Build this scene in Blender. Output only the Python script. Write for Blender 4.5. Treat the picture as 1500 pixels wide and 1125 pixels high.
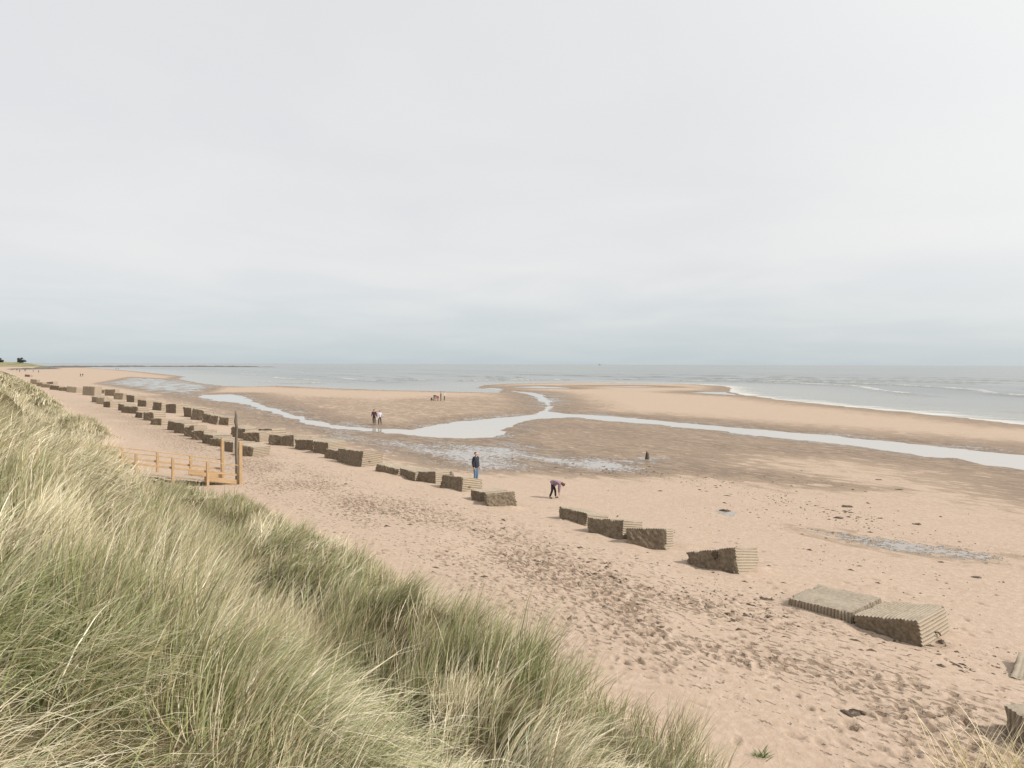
import bpy, bmesh, math, random
import numpy as np
from mathutils import Vector, Matrix

for o in list(bpy.data.objects):
    bpy.data.objects.remove(o)
scene = bpy.context.scene
col = scene.collection
rng = np.random.default_rng(7)
random.seed(7)

# ------------------------------------------------------------------ camera
CAM = np.array([0.0, 0.0, 7.1])
FPX = 1050.0                        # focal length in photo pixels (1500 wide)
PITCH = math.atan((562.5 - 533.2) / FPX)
ROLL = math.radians(0.19)
cam_d = bpy.data.cameras.new('camera')
cam_d.sensor_width = 36.0
cam_d.lens = 36.0 * FPX / 1500.0
cam_d.clip_start = 0.05
cam_d.clip_end = 60000
cam = bpy.data.objects.new('camera', cam_d)
col.objects.link(cam)
cam_R = Matrix.Rotation(math.pi / 2 - PITCH, 3, 'X') @ Matrix.Rotation(ROLL, 3, 'Z')
cam.matrix_world = Matrix.Translation(CAM.tolist()) @ cam_R.to_4x4()
scene.camera = cam
RM = np.array(cam_R)

# ------------------------------------------------------------------ sky, sun, exposure
SUN_EL = math.radians(38)
SUN_DIR = Vector((0.95 * math.cos(SUN_EL), -0.31 * math.cos(SUN_EL), math.sin(SUN_EL))).normalized()
w = bpy.data.worlds.new("World")
scene.world = w
w.use_nodes = True
nt = w.node_tree
for n in list(nt.nodes):
    nt.nodes.remove(n)


def N(tree, typ, **kw):
    n = tree.nodes.new(typ)
    for k, v in kw.items():
        if k == 'ins':
            for kk, vv in v.items():
                n.inputs[kk].default_value = vv
        else:
            setattr(n, k, v)
    return n


def L(tree, a, b):
    tree.links.new(a, b)


def MATH(tree, op, a, b=None, c=None, clamp=False):
    n = tree.nodes.new('ShaderNodeMath')
    n.operation = op
    n.use_clamp = clamp
    for i, v in enumerate((a, b, c)):
        if v is None:
            continue
        if isinstance(v, (int, float)):
            n.inputs[i].default_value = v
        else:
            tree.links.new(v, n.inputs[i])
    return n.outputs[0]


def MIXC(tree, fac, a, b, blend='MIX'):
    n = tree.nodes.new('ShaderNodeMix')
    n.data_type = 'RGBA'
    n.blend_type = blend
    n.clamp_factor = True
    for sock, v in ((n.inputs[0], fac), (n.inputs[6], a), (n.inputs[7], b)):
        if isinstance(v, (int, float)):
            sock.default_value = v
        elif isinstance(v, tuple):
            sock.default_value = v if len(v) == 4 else v + (1,)
        else:
            tree.links.new(v, sock)
    return n.outputs[2]


def RANGE(tree, v, a, b, c=0.0, d=1.0, smooth=True):
    n = tree.nodes.new('ShaderNodeMapRange')
    n.interpolation_type = 'SMOOTHSTEP' if smooth else 'LINEAR'
    n.inputs[1].default_value = a
    n.inputs[2].default_value = b
    n.inputs[3].default_value = c
    n.inputs[4].default_value = d
    tree.links.new(v, n.inputs[0])
    return n.outputs[0]


sky = N(nt, 'ShaderNodeTexSky', sky_type='NISHITA', sun_disc=False)
sky.sun_elevation = SUN_EL
sky.sun_rotation = math.atan2(SUN_DIR.x, SUN_DIR.y)
sky.air_density = 1.0
sky.dust_density = 1.5
sky.ozone_density = 1.0
tc = N(nt, 'ShaderNodeTexCoord')
nrm = N(nt, 'ShaderNodeVectorMath', operation='NORMALIZE')
L(nt, tc.outputs['Generated'], nrm.inputs[0])
sep = N(nt, 'ShaderNodeSeparateXYZ')
L(nt, nrm.outputs[0], sep.inputs[0])
el = sep.outputs[2]
# cloud deck seen in perspective: direction projected on a flat layer
den = MATH(nt, 'ADD', MATH(nt, 'MAXIMUM', el, 0.0), 0.10)
cv = N(nt, 'ShaderNodeCombineXYZ')
L(nt, MATH(nt, 'DIVIDE', sep.outputs[0], den), cv.inputs[0])
L(nt, MATH(nt, 'DIVIDE', sep.outputs[1], den), cv.inputs[1])
cn = N(nt, 'ShaderNodeTexNoise', ins={'Scale': 0.9, 'Detail': 6.0, 'Roughness': 0.5, 'Distortion': 0.4})
L(nt, cv.outputs[0], cn.inputs['Vector'])
cn2 = N(nt, 'ShaderNodeTexNoise', ins={'Scale': 0.35, 'Detail': 3.0, 'Roughness': 0.5})
L(nt, cv.outputs[0], cn2.inputs['Vector'])
dotn = N(nt, 'ShaderNodeVectorMath', operation='DOT_PRODUCT')
L(nt, nrm.outputs[0], dotn.inputs[0])
dotn.inputs[1].default_value = SUN_DIR
sunw = RANGE(nt, dotn.outputs['Value'], 0.0, 1.0, 0.0, 1.0)
streak = RANGE(nt, cn.outputs[0], 0.36, 0.66)
broad = RANGE(nt, cn2.outputs[0], 0.3, 0.7)
SKYK = 10.0    # background strength is 0.1
cloud = MIXC(nt, MATH(nt, 'MULTIPLY_ADD', streak, 0.42, MATH(nt, 'MULTIPLY', broad, 0.45)),
             (0.575 * SKYK, 0.582 * SKYK, 0.592 * SKYK), (0.645 * SKYK, 0.638 * SKYK, 0.63 * SKYK))
cloud = MIXC(nt, MATH(nt, 'MULTIPLY', sunw, 0.9), cloud, (0.86 * SKYK, 0.85 * SKYK, 0.825 * SKYK))
# hazy strip of clearer sky under the deck near the horizon
edge = MATH(nt, 'ADD', el, MATH(nt, 'MULTIPLY', MATH(nt, 'SUBTRACT', cn.outputs[0], 0.5), 0.055))
deck = RANGE(nt, edge, -0.03, 0.14, 0.0, 1.0)
hz = MIXC(nt, sunw, (0.43 * SKYK, 0.49 * SKYK, 0.52 * SKYK), (0.62 * SKYK, 0.635 * SKYK, 0.64 * SKYK))
clear = MIXC(nt, 0.85, sky.outputs[0], hz)
deckcol = MIXC(nt, 0.06, cloud, sky.outputs[0])
skycol = MIXC(nt, deck, clear, deckcol)
bg = N(nt, 'ShaderNodeBackground', ins={'Strength': 0.1})
L(nt, skycol, bg.inputs[0])
wo = N(nt, 'ShaderNodeOutputWorld')
L(nt, bg.outputs[0], wo.inputs[0])

sun_l = bpy.data.lights.new('sun', 'SUN')
sun_l.energy = 3.7
sun_l.angle = math.radians(3.5)
sun_l.color = (1.0, 0.94, 0.85)
sun = bpy.data.objects.new('sun', sun_l)
sun.rotation_euler = (-SUN_DIR).to_track_quat('-Z', 'Y').to_euler()
col.objects.link(sun)

scene.view_settings.view_transform = 'Standard'
scene.view_settings.look = 'None'
scene.view_settings.exposure = 0.42
scene.view_settings.gamma = 1.0
scene.render.engine = 'CYCLES'


# ------------------------------------------------------------------ numeric helpers
def vnoise(x, y, seed=0):
    xi = np.floor(x).astype(np.int64)
    yi = np.floor(y).astype(np.int64)
    fx = x - xi
    fy = y - yi
    fx = fx * fx * (3 - 2 * fx)
    fy = fy * fy * (3 - 2 * fy)

    def h(a, b):
        n = (a * 374761393 + b * 668265263 + seed * 1274126177) & 0xffffffff
        n = ((n ^ (n >> 13)) * 1274126177) & 0xffffffff
        n = n ^ (n >> 16)
        return (n & 0xffff) / 65535.0
    return (h(xi, yi) * (1 - fx) + h(xi + 1, yi) * fx) * (1 - fy) + (h(xi, yi + 1) * (1 - fx) + h(xi + 1, yi + 1) * fx) * fy


def fbm(x, y, seed=0, oct=4):
    a, s, t = 0.5, 0.0, 0.0
    for i in range(oct):
        s = s + a * vnoise(x * 2 ** i, y * 2 ** i, seed + i * 17)
        t += a
        a *= 0.5
    return s / t


def sstep(a, b, v):
    u = np.clip((v - a) / (b - a), 0, 1)
    return u * u * (3 - 2 * u)


def ray(px, py):
    """direction of a photo pixel, scaled to y = 1"""
    v = RM @ np.array([(px - 750.0) / FPX, -(py - 562.5) / FPX, -1.0])
    return v / v[1]


def on_z(px, py, z=0.0):
    d = ray(px, py)
    k = (z - CAM[2]) / d[2]
    return CAM + d * k


def place(px, py, start=0.6):
    z = start
    for _ in range(25):
        p = on_z(px, py, z)
        z = 0.5 * z + 0.5 * float(H(np.array([p[0]]), np.array([p[1]]))[0])
    p = on_z(px, py, z)
    return np.array([p[0], p[1], z])


def sdist(x, y, poly):
    """signed distance to a polygon, negative inside"""
    P = np.asarray(poly)
    d2 = np.full(x.shape, 1e18)
    inside = np.zeros(x.shape, bool)
    n = len(P)
    for i in range(n):
        a, b = P[i], P[(i + 1) % n]
        e = b - a
        wx, wy = x - a[0], y - a[1]
        t = np.clip((wx * e[0] + wy * e[1]) / max(e @ e, 1e-9), 0, 1)
        d2 = np.minimum(d2, (wx - e[0] * t) ** 2 + (wy - e[1] * t) ** 2)
        c = (a[1] > y) != (b[1] > y)
        with np.errstate(divide='ignore', invalid='ignore'):
            inside ^= c & (x < (b[0] - a[0]) * (y - a[1]) / (b[1] - a[1] + 1e-12) + a[0])
    return np.where(inside, -1, 1) * np.sqrt(d2)


def ground_poly(pts):
    return [on_z(px, py, 0.0)[:2] for px, py in pts]


# coast frame: s runs along the shore away from the viewer, t runs seaward
def ST(x, y):
    return -0.6 * x + 0.8 * y, 0.8 * x + 0.6 * y


SEA_EDGE = ground_poly([(1500, 623), (1400, 611), (1300, 601), (1200, 592), (1130, 584), (1085, 578), (1064, 573),
                        (1068, 568.5), (1060, 565.5), (1020, 563), (940, 561.5), (860, 560.5), (790, 561), (745, 562),
                        (712, 564), (700, 568), (738, 572), (733, 575), (700, 574.5), (640, 573), (550, 571), (480, 568.5),
                        (440, 566.5), (405, 565), (360, 566.5), (325, 565.5), (285, 560), (262, 555), (272, 551.5),
                        (235, 547.5), (205, 544.5), (170, 541.5), (130, 539)])
_r = SEA_EDGE[0]
_l = SEA_EDGE[-1]
SEA = [np.array([26000.0, -18000.0]), _r + 1500 * np.array([0.78, -0.62]), _r + 90 * np.array([0.72, -0.69])] + SEA_EDGE + \
      [on_z(95, 536.6)[:2], ray(64, 533)[:2] * 1320, ray(-60, 533)[:2] * 1500, ray(-600, 533)[:2] * 2600, np.array([-22000.0, 12000.0]),
       np.array([-22000.0, 30000.0]), np.array([26000.0, 30000.0])]
STREAM = ground_poly([(283, 580), (300, 578), (340, 577), (362, 582), (385, 591), (410, 600.5), (440, 609), (470, 617),
                      (500, 623), (545, 626.5), (600, 628), (640, 622), (680, 616), (730, 611), (775, 607), (788, 601),
                      (806, 602), (830, 605), (900, 609), (1000, 618), (1100, 627.5), (1200, 636), (1300, 645), (1400, 655), (1500, 665),
                      (1700, 690), (2300, 790), (2300, 850), (1700, 725), (1500, 687), (1400, 672), (1300, 659.5), (1200, 647), (1100, 636.5),
                      (1000, 626), (900, 616.5), (835, 611), (795, 613), (768, 617), (752, 626), (746, 636), (720, 641), (680, 642), (640, 640.5),
                      (590, 637), (540, 632), (490, 627.5), (450, 621), (420, 613), (395, 604), (370, 596), (345, 590), (312, 586)])
CHANNEL = ground_poly([(788, 603), (798, 597), (793, 590), (786, 583), (772, 576.5), (748, 573.5), (752, 572.6), (778, 574.5), (797, 579), (806, 586), (811, 593), (806, 603)])
LAGOON = ground_poly([(700, 569.5), (720, 568), (738, 570), (732, 574), (705, 574)])
SPIT_POOL = ground_poly([(1012, 575), (1035, 573.6), (1062, 574), (1085, 579), (1060, 577.5)])
STRIP_POOL = ground_poly([(742, 567), (790, 565.5), (832, 567.8), (835, 569), (790, 568.2)])
STRIP_POOL2 = ground_poly([(860, 565.2), (930, 565.2), (975, 567), (930, 566.8)])
FILM = ground_poly([(1160, 775), (1200, 779), (1262, 786), (1330, 796), (1400, 805), (1480, 815), (1492, 834), (1400, 826), (1300, 812), (1222, 795)])
FILM2 = ground_poly([(1044, 750), (1062, 747), (1083, 753), (1074, 760), (1056, 757)])
SPECKLE = ground_poly([(440, 628), (500, 633), (560, 640), (640, 646), (700, 648), (780, 652), (830, 664), (900, 672), (950, 671),
                       (985, 675), (975, 692), (900, 697), (800, 694), (700, 691), (640, 684), (560, 663), (480, 643)])
SPECKLE2 = ground_poly([(772, 574), (815, 575), (832, 588), (806, 603), (782, 602), (770, 585)])
WETFLAT = ground_poly([(140, 562), (190, 552), (260, 556), (330, 566), (300, 576), (345, 592), (420, 616), (490, 630), (600, 640), (740, 643), (790, 650), (870, 668),
                       (985, 676), (1120, 690), (1290, 718), (1180, 716), (1010, 695), (900, 699), (700, 692), (640, 685), (560, 664), (480, 644), (380, 612), (290, 594), (230, 577)])
WETBAR = ground_poly([(752, 632), (790, 618), (850, 616), (1000, 630), (1150, 645), (1300, 663), (1500, 694), (1700, 735), (1700, 770), (1500, 735), (1400, 700), (1250, 674), (1120, 668), (1040, 690), (940, 678), (830, 662)])
LEFTBAR = ground_poly([(370, 588), (450, 610), (560, 624), (640, 617), (770, 600), (772, 582), (700, 580), (560, 586), (450, 582)])
POOLS = [STREAM, CHANNEL, LAGOON, SPIT_POOL, STRIP_POOL, STRIP_POOL2]
WATER_Z = -0.05

TOE_S = [-400, -30, 0, 7, 14, 22, 30, 36, 39, 43, 50, 57, 62, 70, 85, 110, 150, 232, 400, 2000]
TOE_T = [8, 8, 8.1, 8.3, 8.9, 9.4, 9.0, 8.3, 8.0, 7.4, 7.2, 7.6, 9.2, 9.4, 8.6, 9.5, 10.5, 12.0, 14, 20]


def toe(s):
    return np.interp(s, TOE_S, TOE_T)


RAMP_S0 = 36.8
P0 = np.array([-13.6, 35.8])        # foot of the ramp, near side


def ramp_k(x, y):
    return (x - P0[0]) * -0.8 + (y - P0[1]) * -0.6


def ramp_w(x, y):
    return (x - P0[0]) * -0.6 + (y - P0[1]) * 0.8


def H(x, y, full=False):
    s, t = ST(x, y)
    beach = np.interp(t, [-50, 8, 10, 12, 15, 18, 21, 24, 28, 34], [1.15, 1.12, 1.05, 0.97, 0.78, 0.55, 0.32, 0.16, 0.07, 0.05])
    beach = beach + 0.10 * (fbm(x * 0.35, y * 0.35, 3, 3) - 0.5) * sstep(30, 18, t)
    tt = t - (toe(s) - 9.5) + 1.6 * (fbm(s * 0.22, t * 0.15, 11, 3) - 0.5)
    ex = np.interp(tt, [-400, -60, -14, -3, 0, 1.2, 2.4, 3.6, 4.6, 5.6, 6.8, 7.8, 8.8, 9.5, 10.0], [1.2, 1.5, 3.2, 4.2, 4.25, 3.95, 3.2, 2.25, 1.3, 0.75, 1.1, 0.95, 0.45, 0.1, 0.0])
    und = (fbm(s * 0.16 + 3.1, t * 0.30, 21, 3) - 0.5) * 1.3 + (fbm(s * 0.5, t * 0.6, 22, 2) - 0.5) * 0.35
    und = und * sstep(9.6, 6.5, tt) * sstep(0.5, 5.0, np.hypot(x, y))
    ex = ex * (1 - 0.42 * np.exp(-((s - 33.5) / 4.5) ** 2) * sstep(3.0, 5.5, tt))
    dune = np.maximum(ex + und, 0) * (tt < 10.0)
    # gap with the ramp
    k, ww = ramp_k(x, y), ramp_w(x, y)
    cut = sstep(-1.6, -0.3, ww) * sstep(4.6, 3.0, ww) * sstep(9.5, 7.0, k)
    dune = dune * (1 - cut) + cut * np.minimum(dune, np.maximum(0.2 * k - 0.25, 0))
    z = beach + dune
    # flats: low bars, sunk channels
    far = sstep(22, 30, t)
    bars = 0.10 * (fbm(s * 0.03, t * 0.05, 31, 3) - 0.4) * far
    z = z + bars
    if full or np.any(t > 20):
        dp = np.full(x.shape, 1e9)
        for P in POOLS:
            dp = np.minimum(dp, sdist(x, y, P))
        ds = sdist(x, y, SEA)
        wob = ((fbm(x * 0.22, y * 0.22, 41, 3) - 0.5) * 2.4 + (fbm(x * 0.9, y * 0.9, 42, 3) - 0.5) * 1.3) * sstep(10, 60, np.hypot(x, y))
        dw = np.minimum(dp, ds) + wob + 0.5
        inside = WATER_Z - 0.28 * sstep(0, 4, -dw) - 0.9 * sstep(3, 40, -ds)
        outside = WATER_Z + (np.maximum(z, 0.03) - WATER_Z) * sstep(0, 3.0, dw)
        z = np.where(dw < 0, inside, outside)
        if full:
            return z, dp, ds, dw, tt
    return z


# ------------------------------------------------------------------ object helpers
def tag(o, label=None, cat=None, group=None, kind=None):
    if label:
        o['label'] = label
    if cat:
        o['category'] = cat
    if group:
        o['group'] = group
    if kind:
        o['kind'] = kind
    return o


def mesh_np(name, verts, faces, mats, parent=None, smooth=True, attrs=None, loop_tot=None):
    """verts (n,3) array; faces (m,k) int array or list of such arrays"""
    me = bpy.data.meshes.new(name)
    fl = faces if isinstance(faces, list) else [faces]
    fl = [np.asarray(f, dtype=np.int32) for f in fl if len(f)]
    verts = np.asarray(verts, dtype=np.float32)
    me.vertices.add(len(verts))
    me.vertices.foreach_set('co', verts.ravel())
    loops = np.concatenate([f.ravel() for f in fl])
    tot = np.concatenate([np.full(len(f), f.shape[1], np.int32) for f in fl])
    start = np.concatenate([[0], np.cumsum(tot)[:-1]]).astype(np.int32)
    me.loops.add(len(loops))
    me.loops.foreach_set('vertex_index', loops)
    me.polygons.add(len(tot))
    me.polygons.foreach_set('loop_start', start)
    me.polygons.foreach_set('loop_total', tot)
    me.update(calc_edges=True)
    if smooth:
        me.polygons.foreach_set('use_smooth', np.ones(len(tot), bool))
    for k, a in (attrs or {}).items():
        a = np.asarray(a, dtype=np.float32)
        if a.ndim == 1:
            at = me.attributes.new(k, 'FLOAT', 'POINT')
            at.data.foreach_set('value', a)
        else:
            at = me.attributes.new(k, 'FLOAT_COLOR', 'POINT')
            at.data.foreach_set('color', a.ravel())
    for m in (mats if isinstance(mats, (list, tuple)) else [mats]):
        me.materials.append(m)
    o = bpy.data.objects.new(name, me)
    col.objects.link(o)
    if parent is not None:
        o.parent = parent
    return o


def bm_obj(name, bm, mat, parent=None, smooth=False):
    me = bpy.data.meshes.new(name)
    bm.normal_update()
    bm.to_mesh(me)
    bm.free()
    if smooth:
        me.polygons.foreach_set('use_smooth', np.ones(len(me.polygons), bool))
    me.materials.append(mat)
    o = bpy.data.objects.new(name, me)
    col.objects.link(o)
    if parent is not None:
        o.parent = parent
    return o


def empty(name, loc, rz=0.0):
    o = bpy.data.objects.new(name, None)
    o.empty_display_size = 0.2
    o.location = [float(v) for v in loc]
    o.rotation_euler = (0, 0, rz)
    col.objects.link(o)
    return o


# ------------------------------------------------------------------ materials
def new_mat(name):
    m = bpy.data.materials.new(name)
    m.use_nodes = True
    t = m.node_tree
    b = t.nodes['Principled BSDF']
    return m, t, b


def ATT(t, name):
    n = t.nodes.new('ShaderNodeAttribute')
    n.attribute_name = name
    return n


def NOISE(t, vec, scale, detail=3.0, rough=0.5, dist=0.0):
    n = N(t, 'ShaderNodeTexNoise', ins={'Scale': scale, 'Detail': detail, 'Roughness': rough, 'Distortion': dist})
    if vec is not None:
        L(t, vec, n.inputs['Vector'])
    return n.outputs[0]


def BUMP(t, h, strength, dist, prev=None):
    n = N(t, 'ShaderNodeBump', ins={'Strength': strength, 'Distance': dist})
    L(t, h, n.inputs['Height'])
    if prev is not None:
        L(t, prev, n.inputs['Normal'])
    return n.outputs[0]


def coast_vec(t, sx, sy, sz=1.0):
    """world position turned into the coast frame and stretched"""
    g = N(t, 'ShaderNodeNewGeometry')
    mp = N(t, 'ShaderNodeMapping')
    mp.inputs['Rotation'].default_value = (0, 0, -math.atan2(0.8, -0.6))
    L(t, g.outputs['Position'], mp.inputs['Vector'])
    mp2 = N(t, 'ShaderNodeMapping')
    mp2.inputs['Scale'].default_value = (sx, sy, sz)
    L(t, mp.outputs[0], mp2.inputs['Vector'])
    return mp2.outputs[0]


def mat_sand():
    m, t, b = new_mat('sand')
    g = N(t, 'ShaderNodeNewGeometry')
    pos = g.outputs['Position']
    wet = ATT(t, 'wet').outputs['Fac']
    pud = ATT(t, 'puddle').outputs['Fac']
    churn = ATT(t, 'churn').outputs['Fac']
    thatch = ATT(t, 'thatch').outputs['Fac']
    n1 = NOISE(t, pos, 0.35, 4)
    n2 = NOISE(t, pos, 5.0, 5, 0.6)
    n3 = NOISE(t, pos, 60.0, 2, 0.7)
    dry = MIXC(t, n1, (0.388, 0.297, 0.228), (0.335, 0.253, 0.192))
    dry = MIXC(t, RANGE(t, n2, 0.35, 0.75), dry, (0.42, 0.33, 0.26))
    dry = MIXC(t, MATH(t, 'MULTIPLY', RANGE(t, n3, 0.55, 0.8), 0.35), dry, (0.22, 0.152, 0.104))
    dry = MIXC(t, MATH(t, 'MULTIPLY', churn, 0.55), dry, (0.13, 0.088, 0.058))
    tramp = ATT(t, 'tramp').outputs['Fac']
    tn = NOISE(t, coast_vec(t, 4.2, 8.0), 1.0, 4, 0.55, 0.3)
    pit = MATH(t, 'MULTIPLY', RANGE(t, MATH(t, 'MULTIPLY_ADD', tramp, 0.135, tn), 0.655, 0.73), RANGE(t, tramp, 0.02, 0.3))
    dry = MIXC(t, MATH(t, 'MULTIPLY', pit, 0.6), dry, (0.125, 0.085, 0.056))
    # wet sand, broken up by ripples
    rv = coast_vec(t, 0.5, 1.3)
    rn = NOISE(t, rv, 1.0, 7, 0.66, 0.5)
    rn2 = NOISE(t, coast_vec(t, 0.06, 0.16), 1.0, 7, 0.65)
    wfac = MATH(t, 'MULTIPLY_ADD', MATH(t, 'SUBTRACT', rn, 0.5), 3.4, wet)
    wfac = MATH(t, 'MULTIPLY_ADD', MATH(t, 'SUBTRACT', rn2, 0.5), 0.9, wfac)
    wfac = MATH(t, 'MULTIPLY', RANGE(t, wfac, 0.15, 0.85), RANGE(t, wet, 0.0, 0.2))
    wetc = MIXC(t, RANGE(t, rn, 0.40, 0.60), (0.122, 0.083, 0.053), (0.25, 0.18, 0.12))
    c = MIXC(t, wfac, dry, wetc)
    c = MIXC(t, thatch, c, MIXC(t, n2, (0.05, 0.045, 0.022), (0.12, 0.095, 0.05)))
    # thin water lying in the ripple troughs
    pn = NOISE(t, coast_vec(t, 3.0, 2.6), 1.0, 6, 0.7, 0.5)
    pud = MATH(t, 'MULTIPLY_ADD', MATH(t, 'SUBTRACT', NOISE(t, coast_vec(t, 0.12, 0.3), 1.0, 5, 0.6), 0.5), MATH(t, 'MULTIPLY', RANGE(t, pud, 0.02, 0.3), 1.6), pud)
    pf = MATH(t, 'ADD', pud, MATH(t, 'MULTIPLY', MATH(t, 'SUBTRACT', pn, 0.5), 2.3))
    pf = MATH(t, 'MULTIPLY', RANGE(t, pf, 0.48, 0.60), RANGE(t, pud, 0.01, 0.1))
    c = MIXC(t, pf, c, (0.25, 0.215, 0.18))
    L(t, c, b.inputs['Base Color'])
    rough = MATH(t, 'MULTIPLY_ADD', wfac, -0.40, 0.95)
    rough = MATH(t, 'MULTIPLY', rough, MATH(t, 'SUBTRACT', 1.0, MATH(t, 'MULTIPLY', pf, 0.94)))
    L(t, rough, b.inputs['Roughness'])
    L(t, MATH(t, 'MULTIPLY_ADD', pf, 0.35, MATH(t, 'MULTIPLY_ADD', wfac, 0.12, 0.15)), b.inputs['Specular IOR Level'])
    dryb = MATH(t, 'SUBTRACT', 1.0, pf)
    h1 = MATH(t, 'MULTIPLY', NOISE(t, pos, 7.0, 5, 0.6), MATH(t, 'MULTIPLY', dryb, MATH(t, 'MULTIPLY_ADD', wet, -0.8, 1.0)))
    h2 = MATH(t, 'MULTIPLY', rn, MATH(t, 'MULTIPLY', dryb, wet))
    bn = BUMP(t, h1, 0.55, 0.06)
    bn = BUMP(t, h2, 0.6, 0.25, bn)
    bn = BUMP(t, MATH(t, 'SUBTRACT', 1.0, pit), 0.7, 0.05, bn)
    L(t, bn, b.inputs['Normal'])
    return m


def mat_still_water():
    m, t, b = new_mat('still_water')
    b.inputs['Base Color'].default_value = (0.36, 0.32, 0.275, 1)
    b.inputs['Roughness'].default_value = 0.04
    b.inputs['IOR'].default_value = 1.40
    n = NOISE(t, coast_vec(t, 1.0, 2.0), 1.5, 3, 0.5)
    L(t, BUMP(t, n, 0.22, 0.05), b.inputs['Normal'])
    return m


def mat_sea():
    m, t, b = new_mat('sea_water')
    shore = ATT(t, 'shore').outputs['Fac']      # metres from the waterline
    n = NOISE(t, coast_vec(t, 0.05, 0.16), 1.0, 5, 0.6)
    big = NOISE(t, coast_vec(t, 0.004, 0.012), 1.0, 4, 0.55)
    c = MIXC(t, RANGE(t, big, 0.35, 0.65), (0.06, 0.068, 0.058), (0.12, 0.127, 0.11))
    shallow = RANGE(t, shore, 0.0, 60.0, 1.0, 0.0)
    c = MIXC(t, MATH(t, 'MULTIPLY', shallow, 0.6), c, (0.27, 0.25, 0.21))
    # broken foam where the water runs out on the sand
    fn = NOISE(t, coast_vec(t, 0.10, 0.35), 1.0, 5, 0.65, 0.5)
    ff = MATH(t, 'ADD', MATH(t, 'MULTIPLY', RANGE(t, shore, 0.5, 15.0, 0.62, 0.0, smooth=False), ATT(t, 'surf').outputs['Fac']), MATH(t, 'MULTIPLY', MATH(t, 'SUBTRACT', fn, 0.5), 1.3))
    crest = ATT(t, 'crest').outputs['Fac']
    ff = MATH(t, 'MAXIMUM', RANGE(t, ff, 0.30, 0.62), MATH(t, 'MULTIPLY', crest, RANGE(t, fn, 0.42, 0.55)))
    c = MIXC(t, ff, c, (0.47, 0.47, 0.45))
    L(t, c, b.inputs['Base Color'])
    L(t, MATH(t, 'MULTIPLY_ADD', ff, 0.5, 0.16), b.inputs['Roughness'])
    b.inputs['IOR'].default_value = 1.33
    w1 = NOISE(t, coast_vec(t, 0.12, 0.5), 1.0, 5, 0.6)
    w2 = NOISE(t, coast_vec(t, 1.2, 2.5), 1.0, 3, 0.6)
    bn = BUMP(t, w1, 0.35, 0.5)
    bn = BUMP(t, w2, 0.25, 0.10, bn)
    L(t, bn, b.inputs['Normal'])
    return m


def mat_grass():
    m, t, b = new_mat('marram_blades')
    c = ATT(t, 'Col').outputs['Color']
    d = N(t, 'ShaderNodeBsdfDiffuse')
    tr = N(t, 'ShaderNodeBsdfTranslucent')
    gl = N(t, 'ShaderNodeBsdfGlossy', ins={'Roughness': 0.45})
    L(t, c, d.inputs[0])
    L(t, c, tr.inputs[0])
    gl.inputs[0].default_value = (0.8, 0.8, 0.8, 1)
    m1 = N(t, 'ShaderNodeMixShader', ins={0: 0.10})
    L(t, d.outputs[0], m1.inputs[1])
    L(t, tr.outputs[0], m1.inputs[2])
    m2 = N(t, 'ShaderNodeMixShader', ins={0: 0.05})
    L(t, m1.outputs[0], m2.inputs[1])
    L(t, gl.outputs[0], m2.inputs[2])
    L(t, m2.outputs[0], t.nodes['Material Output'].inputs[0])
    return m


def mat_concrete():
    m, t, b = new_mat('weathered_concrete')
    tcn = N(t, 'ShaderNodeTexCoord')
    oi = N(t, 'ShaderNodeObjectInfo')
    add = N(t, 'ShaderNodeVectorMath', operation='MULTIPLY_ADD')
    L(t, tcn.outputs['Object'], add.inputs[0])
    add.inputs[1].default_value = (1, 1, 1)
    sc = N(t, 'ShaderNodeVectorMath', operation='SCALE')
    sc.inputs[0].default_value = (37, 19, 53)
    L(t, oi.outputs['Random'], sc.inputs['Scale'])
    L(t, sc.outputs[0], add.inputs[2])
    v = add.outputs[0]
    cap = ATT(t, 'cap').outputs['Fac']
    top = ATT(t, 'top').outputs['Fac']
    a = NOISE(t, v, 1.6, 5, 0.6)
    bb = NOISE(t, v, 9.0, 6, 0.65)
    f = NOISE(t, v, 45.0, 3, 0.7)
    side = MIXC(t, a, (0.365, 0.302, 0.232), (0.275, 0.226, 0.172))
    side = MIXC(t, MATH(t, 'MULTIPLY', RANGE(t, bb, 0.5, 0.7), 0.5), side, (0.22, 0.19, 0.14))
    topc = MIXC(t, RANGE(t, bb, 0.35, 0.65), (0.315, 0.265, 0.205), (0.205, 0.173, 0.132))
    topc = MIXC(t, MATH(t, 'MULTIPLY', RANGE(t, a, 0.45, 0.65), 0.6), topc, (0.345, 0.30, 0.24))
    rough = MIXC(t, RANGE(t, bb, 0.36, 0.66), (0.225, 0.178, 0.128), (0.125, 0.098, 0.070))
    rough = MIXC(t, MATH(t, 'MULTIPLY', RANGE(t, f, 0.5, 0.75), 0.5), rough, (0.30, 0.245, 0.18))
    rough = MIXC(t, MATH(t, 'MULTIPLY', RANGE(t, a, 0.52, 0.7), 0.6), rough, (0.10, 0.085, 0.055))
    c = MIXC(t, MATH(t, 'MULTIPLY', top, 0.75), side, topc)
    c = MIXC(t, MATH(t, 'MULTIPLY', ATT(t, 'groove_shade').outputs['Fac'], RANGE(t, bb, 0.25, 0.6, 0.85, 0.35)), c, (0.085, 0.068, 0.048))  # self-shadow of the rib grooves painted in as a darker colour
    c = MIXC(t, cap, c, rough)
    L(t, c, b.inputs['Base Color'])
    b.inputs['Roughness'].default_value = 0.92
    b.inputs['Specular IOR Level'].default_value = 0.25
    bn = BUMP(t, bb, 0.5, 0.03)
    bn = BUMP(t, f, 0.5, 0.012, bn)
    L(t, bn, b.inputs['Normal'])
    return m


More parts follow.
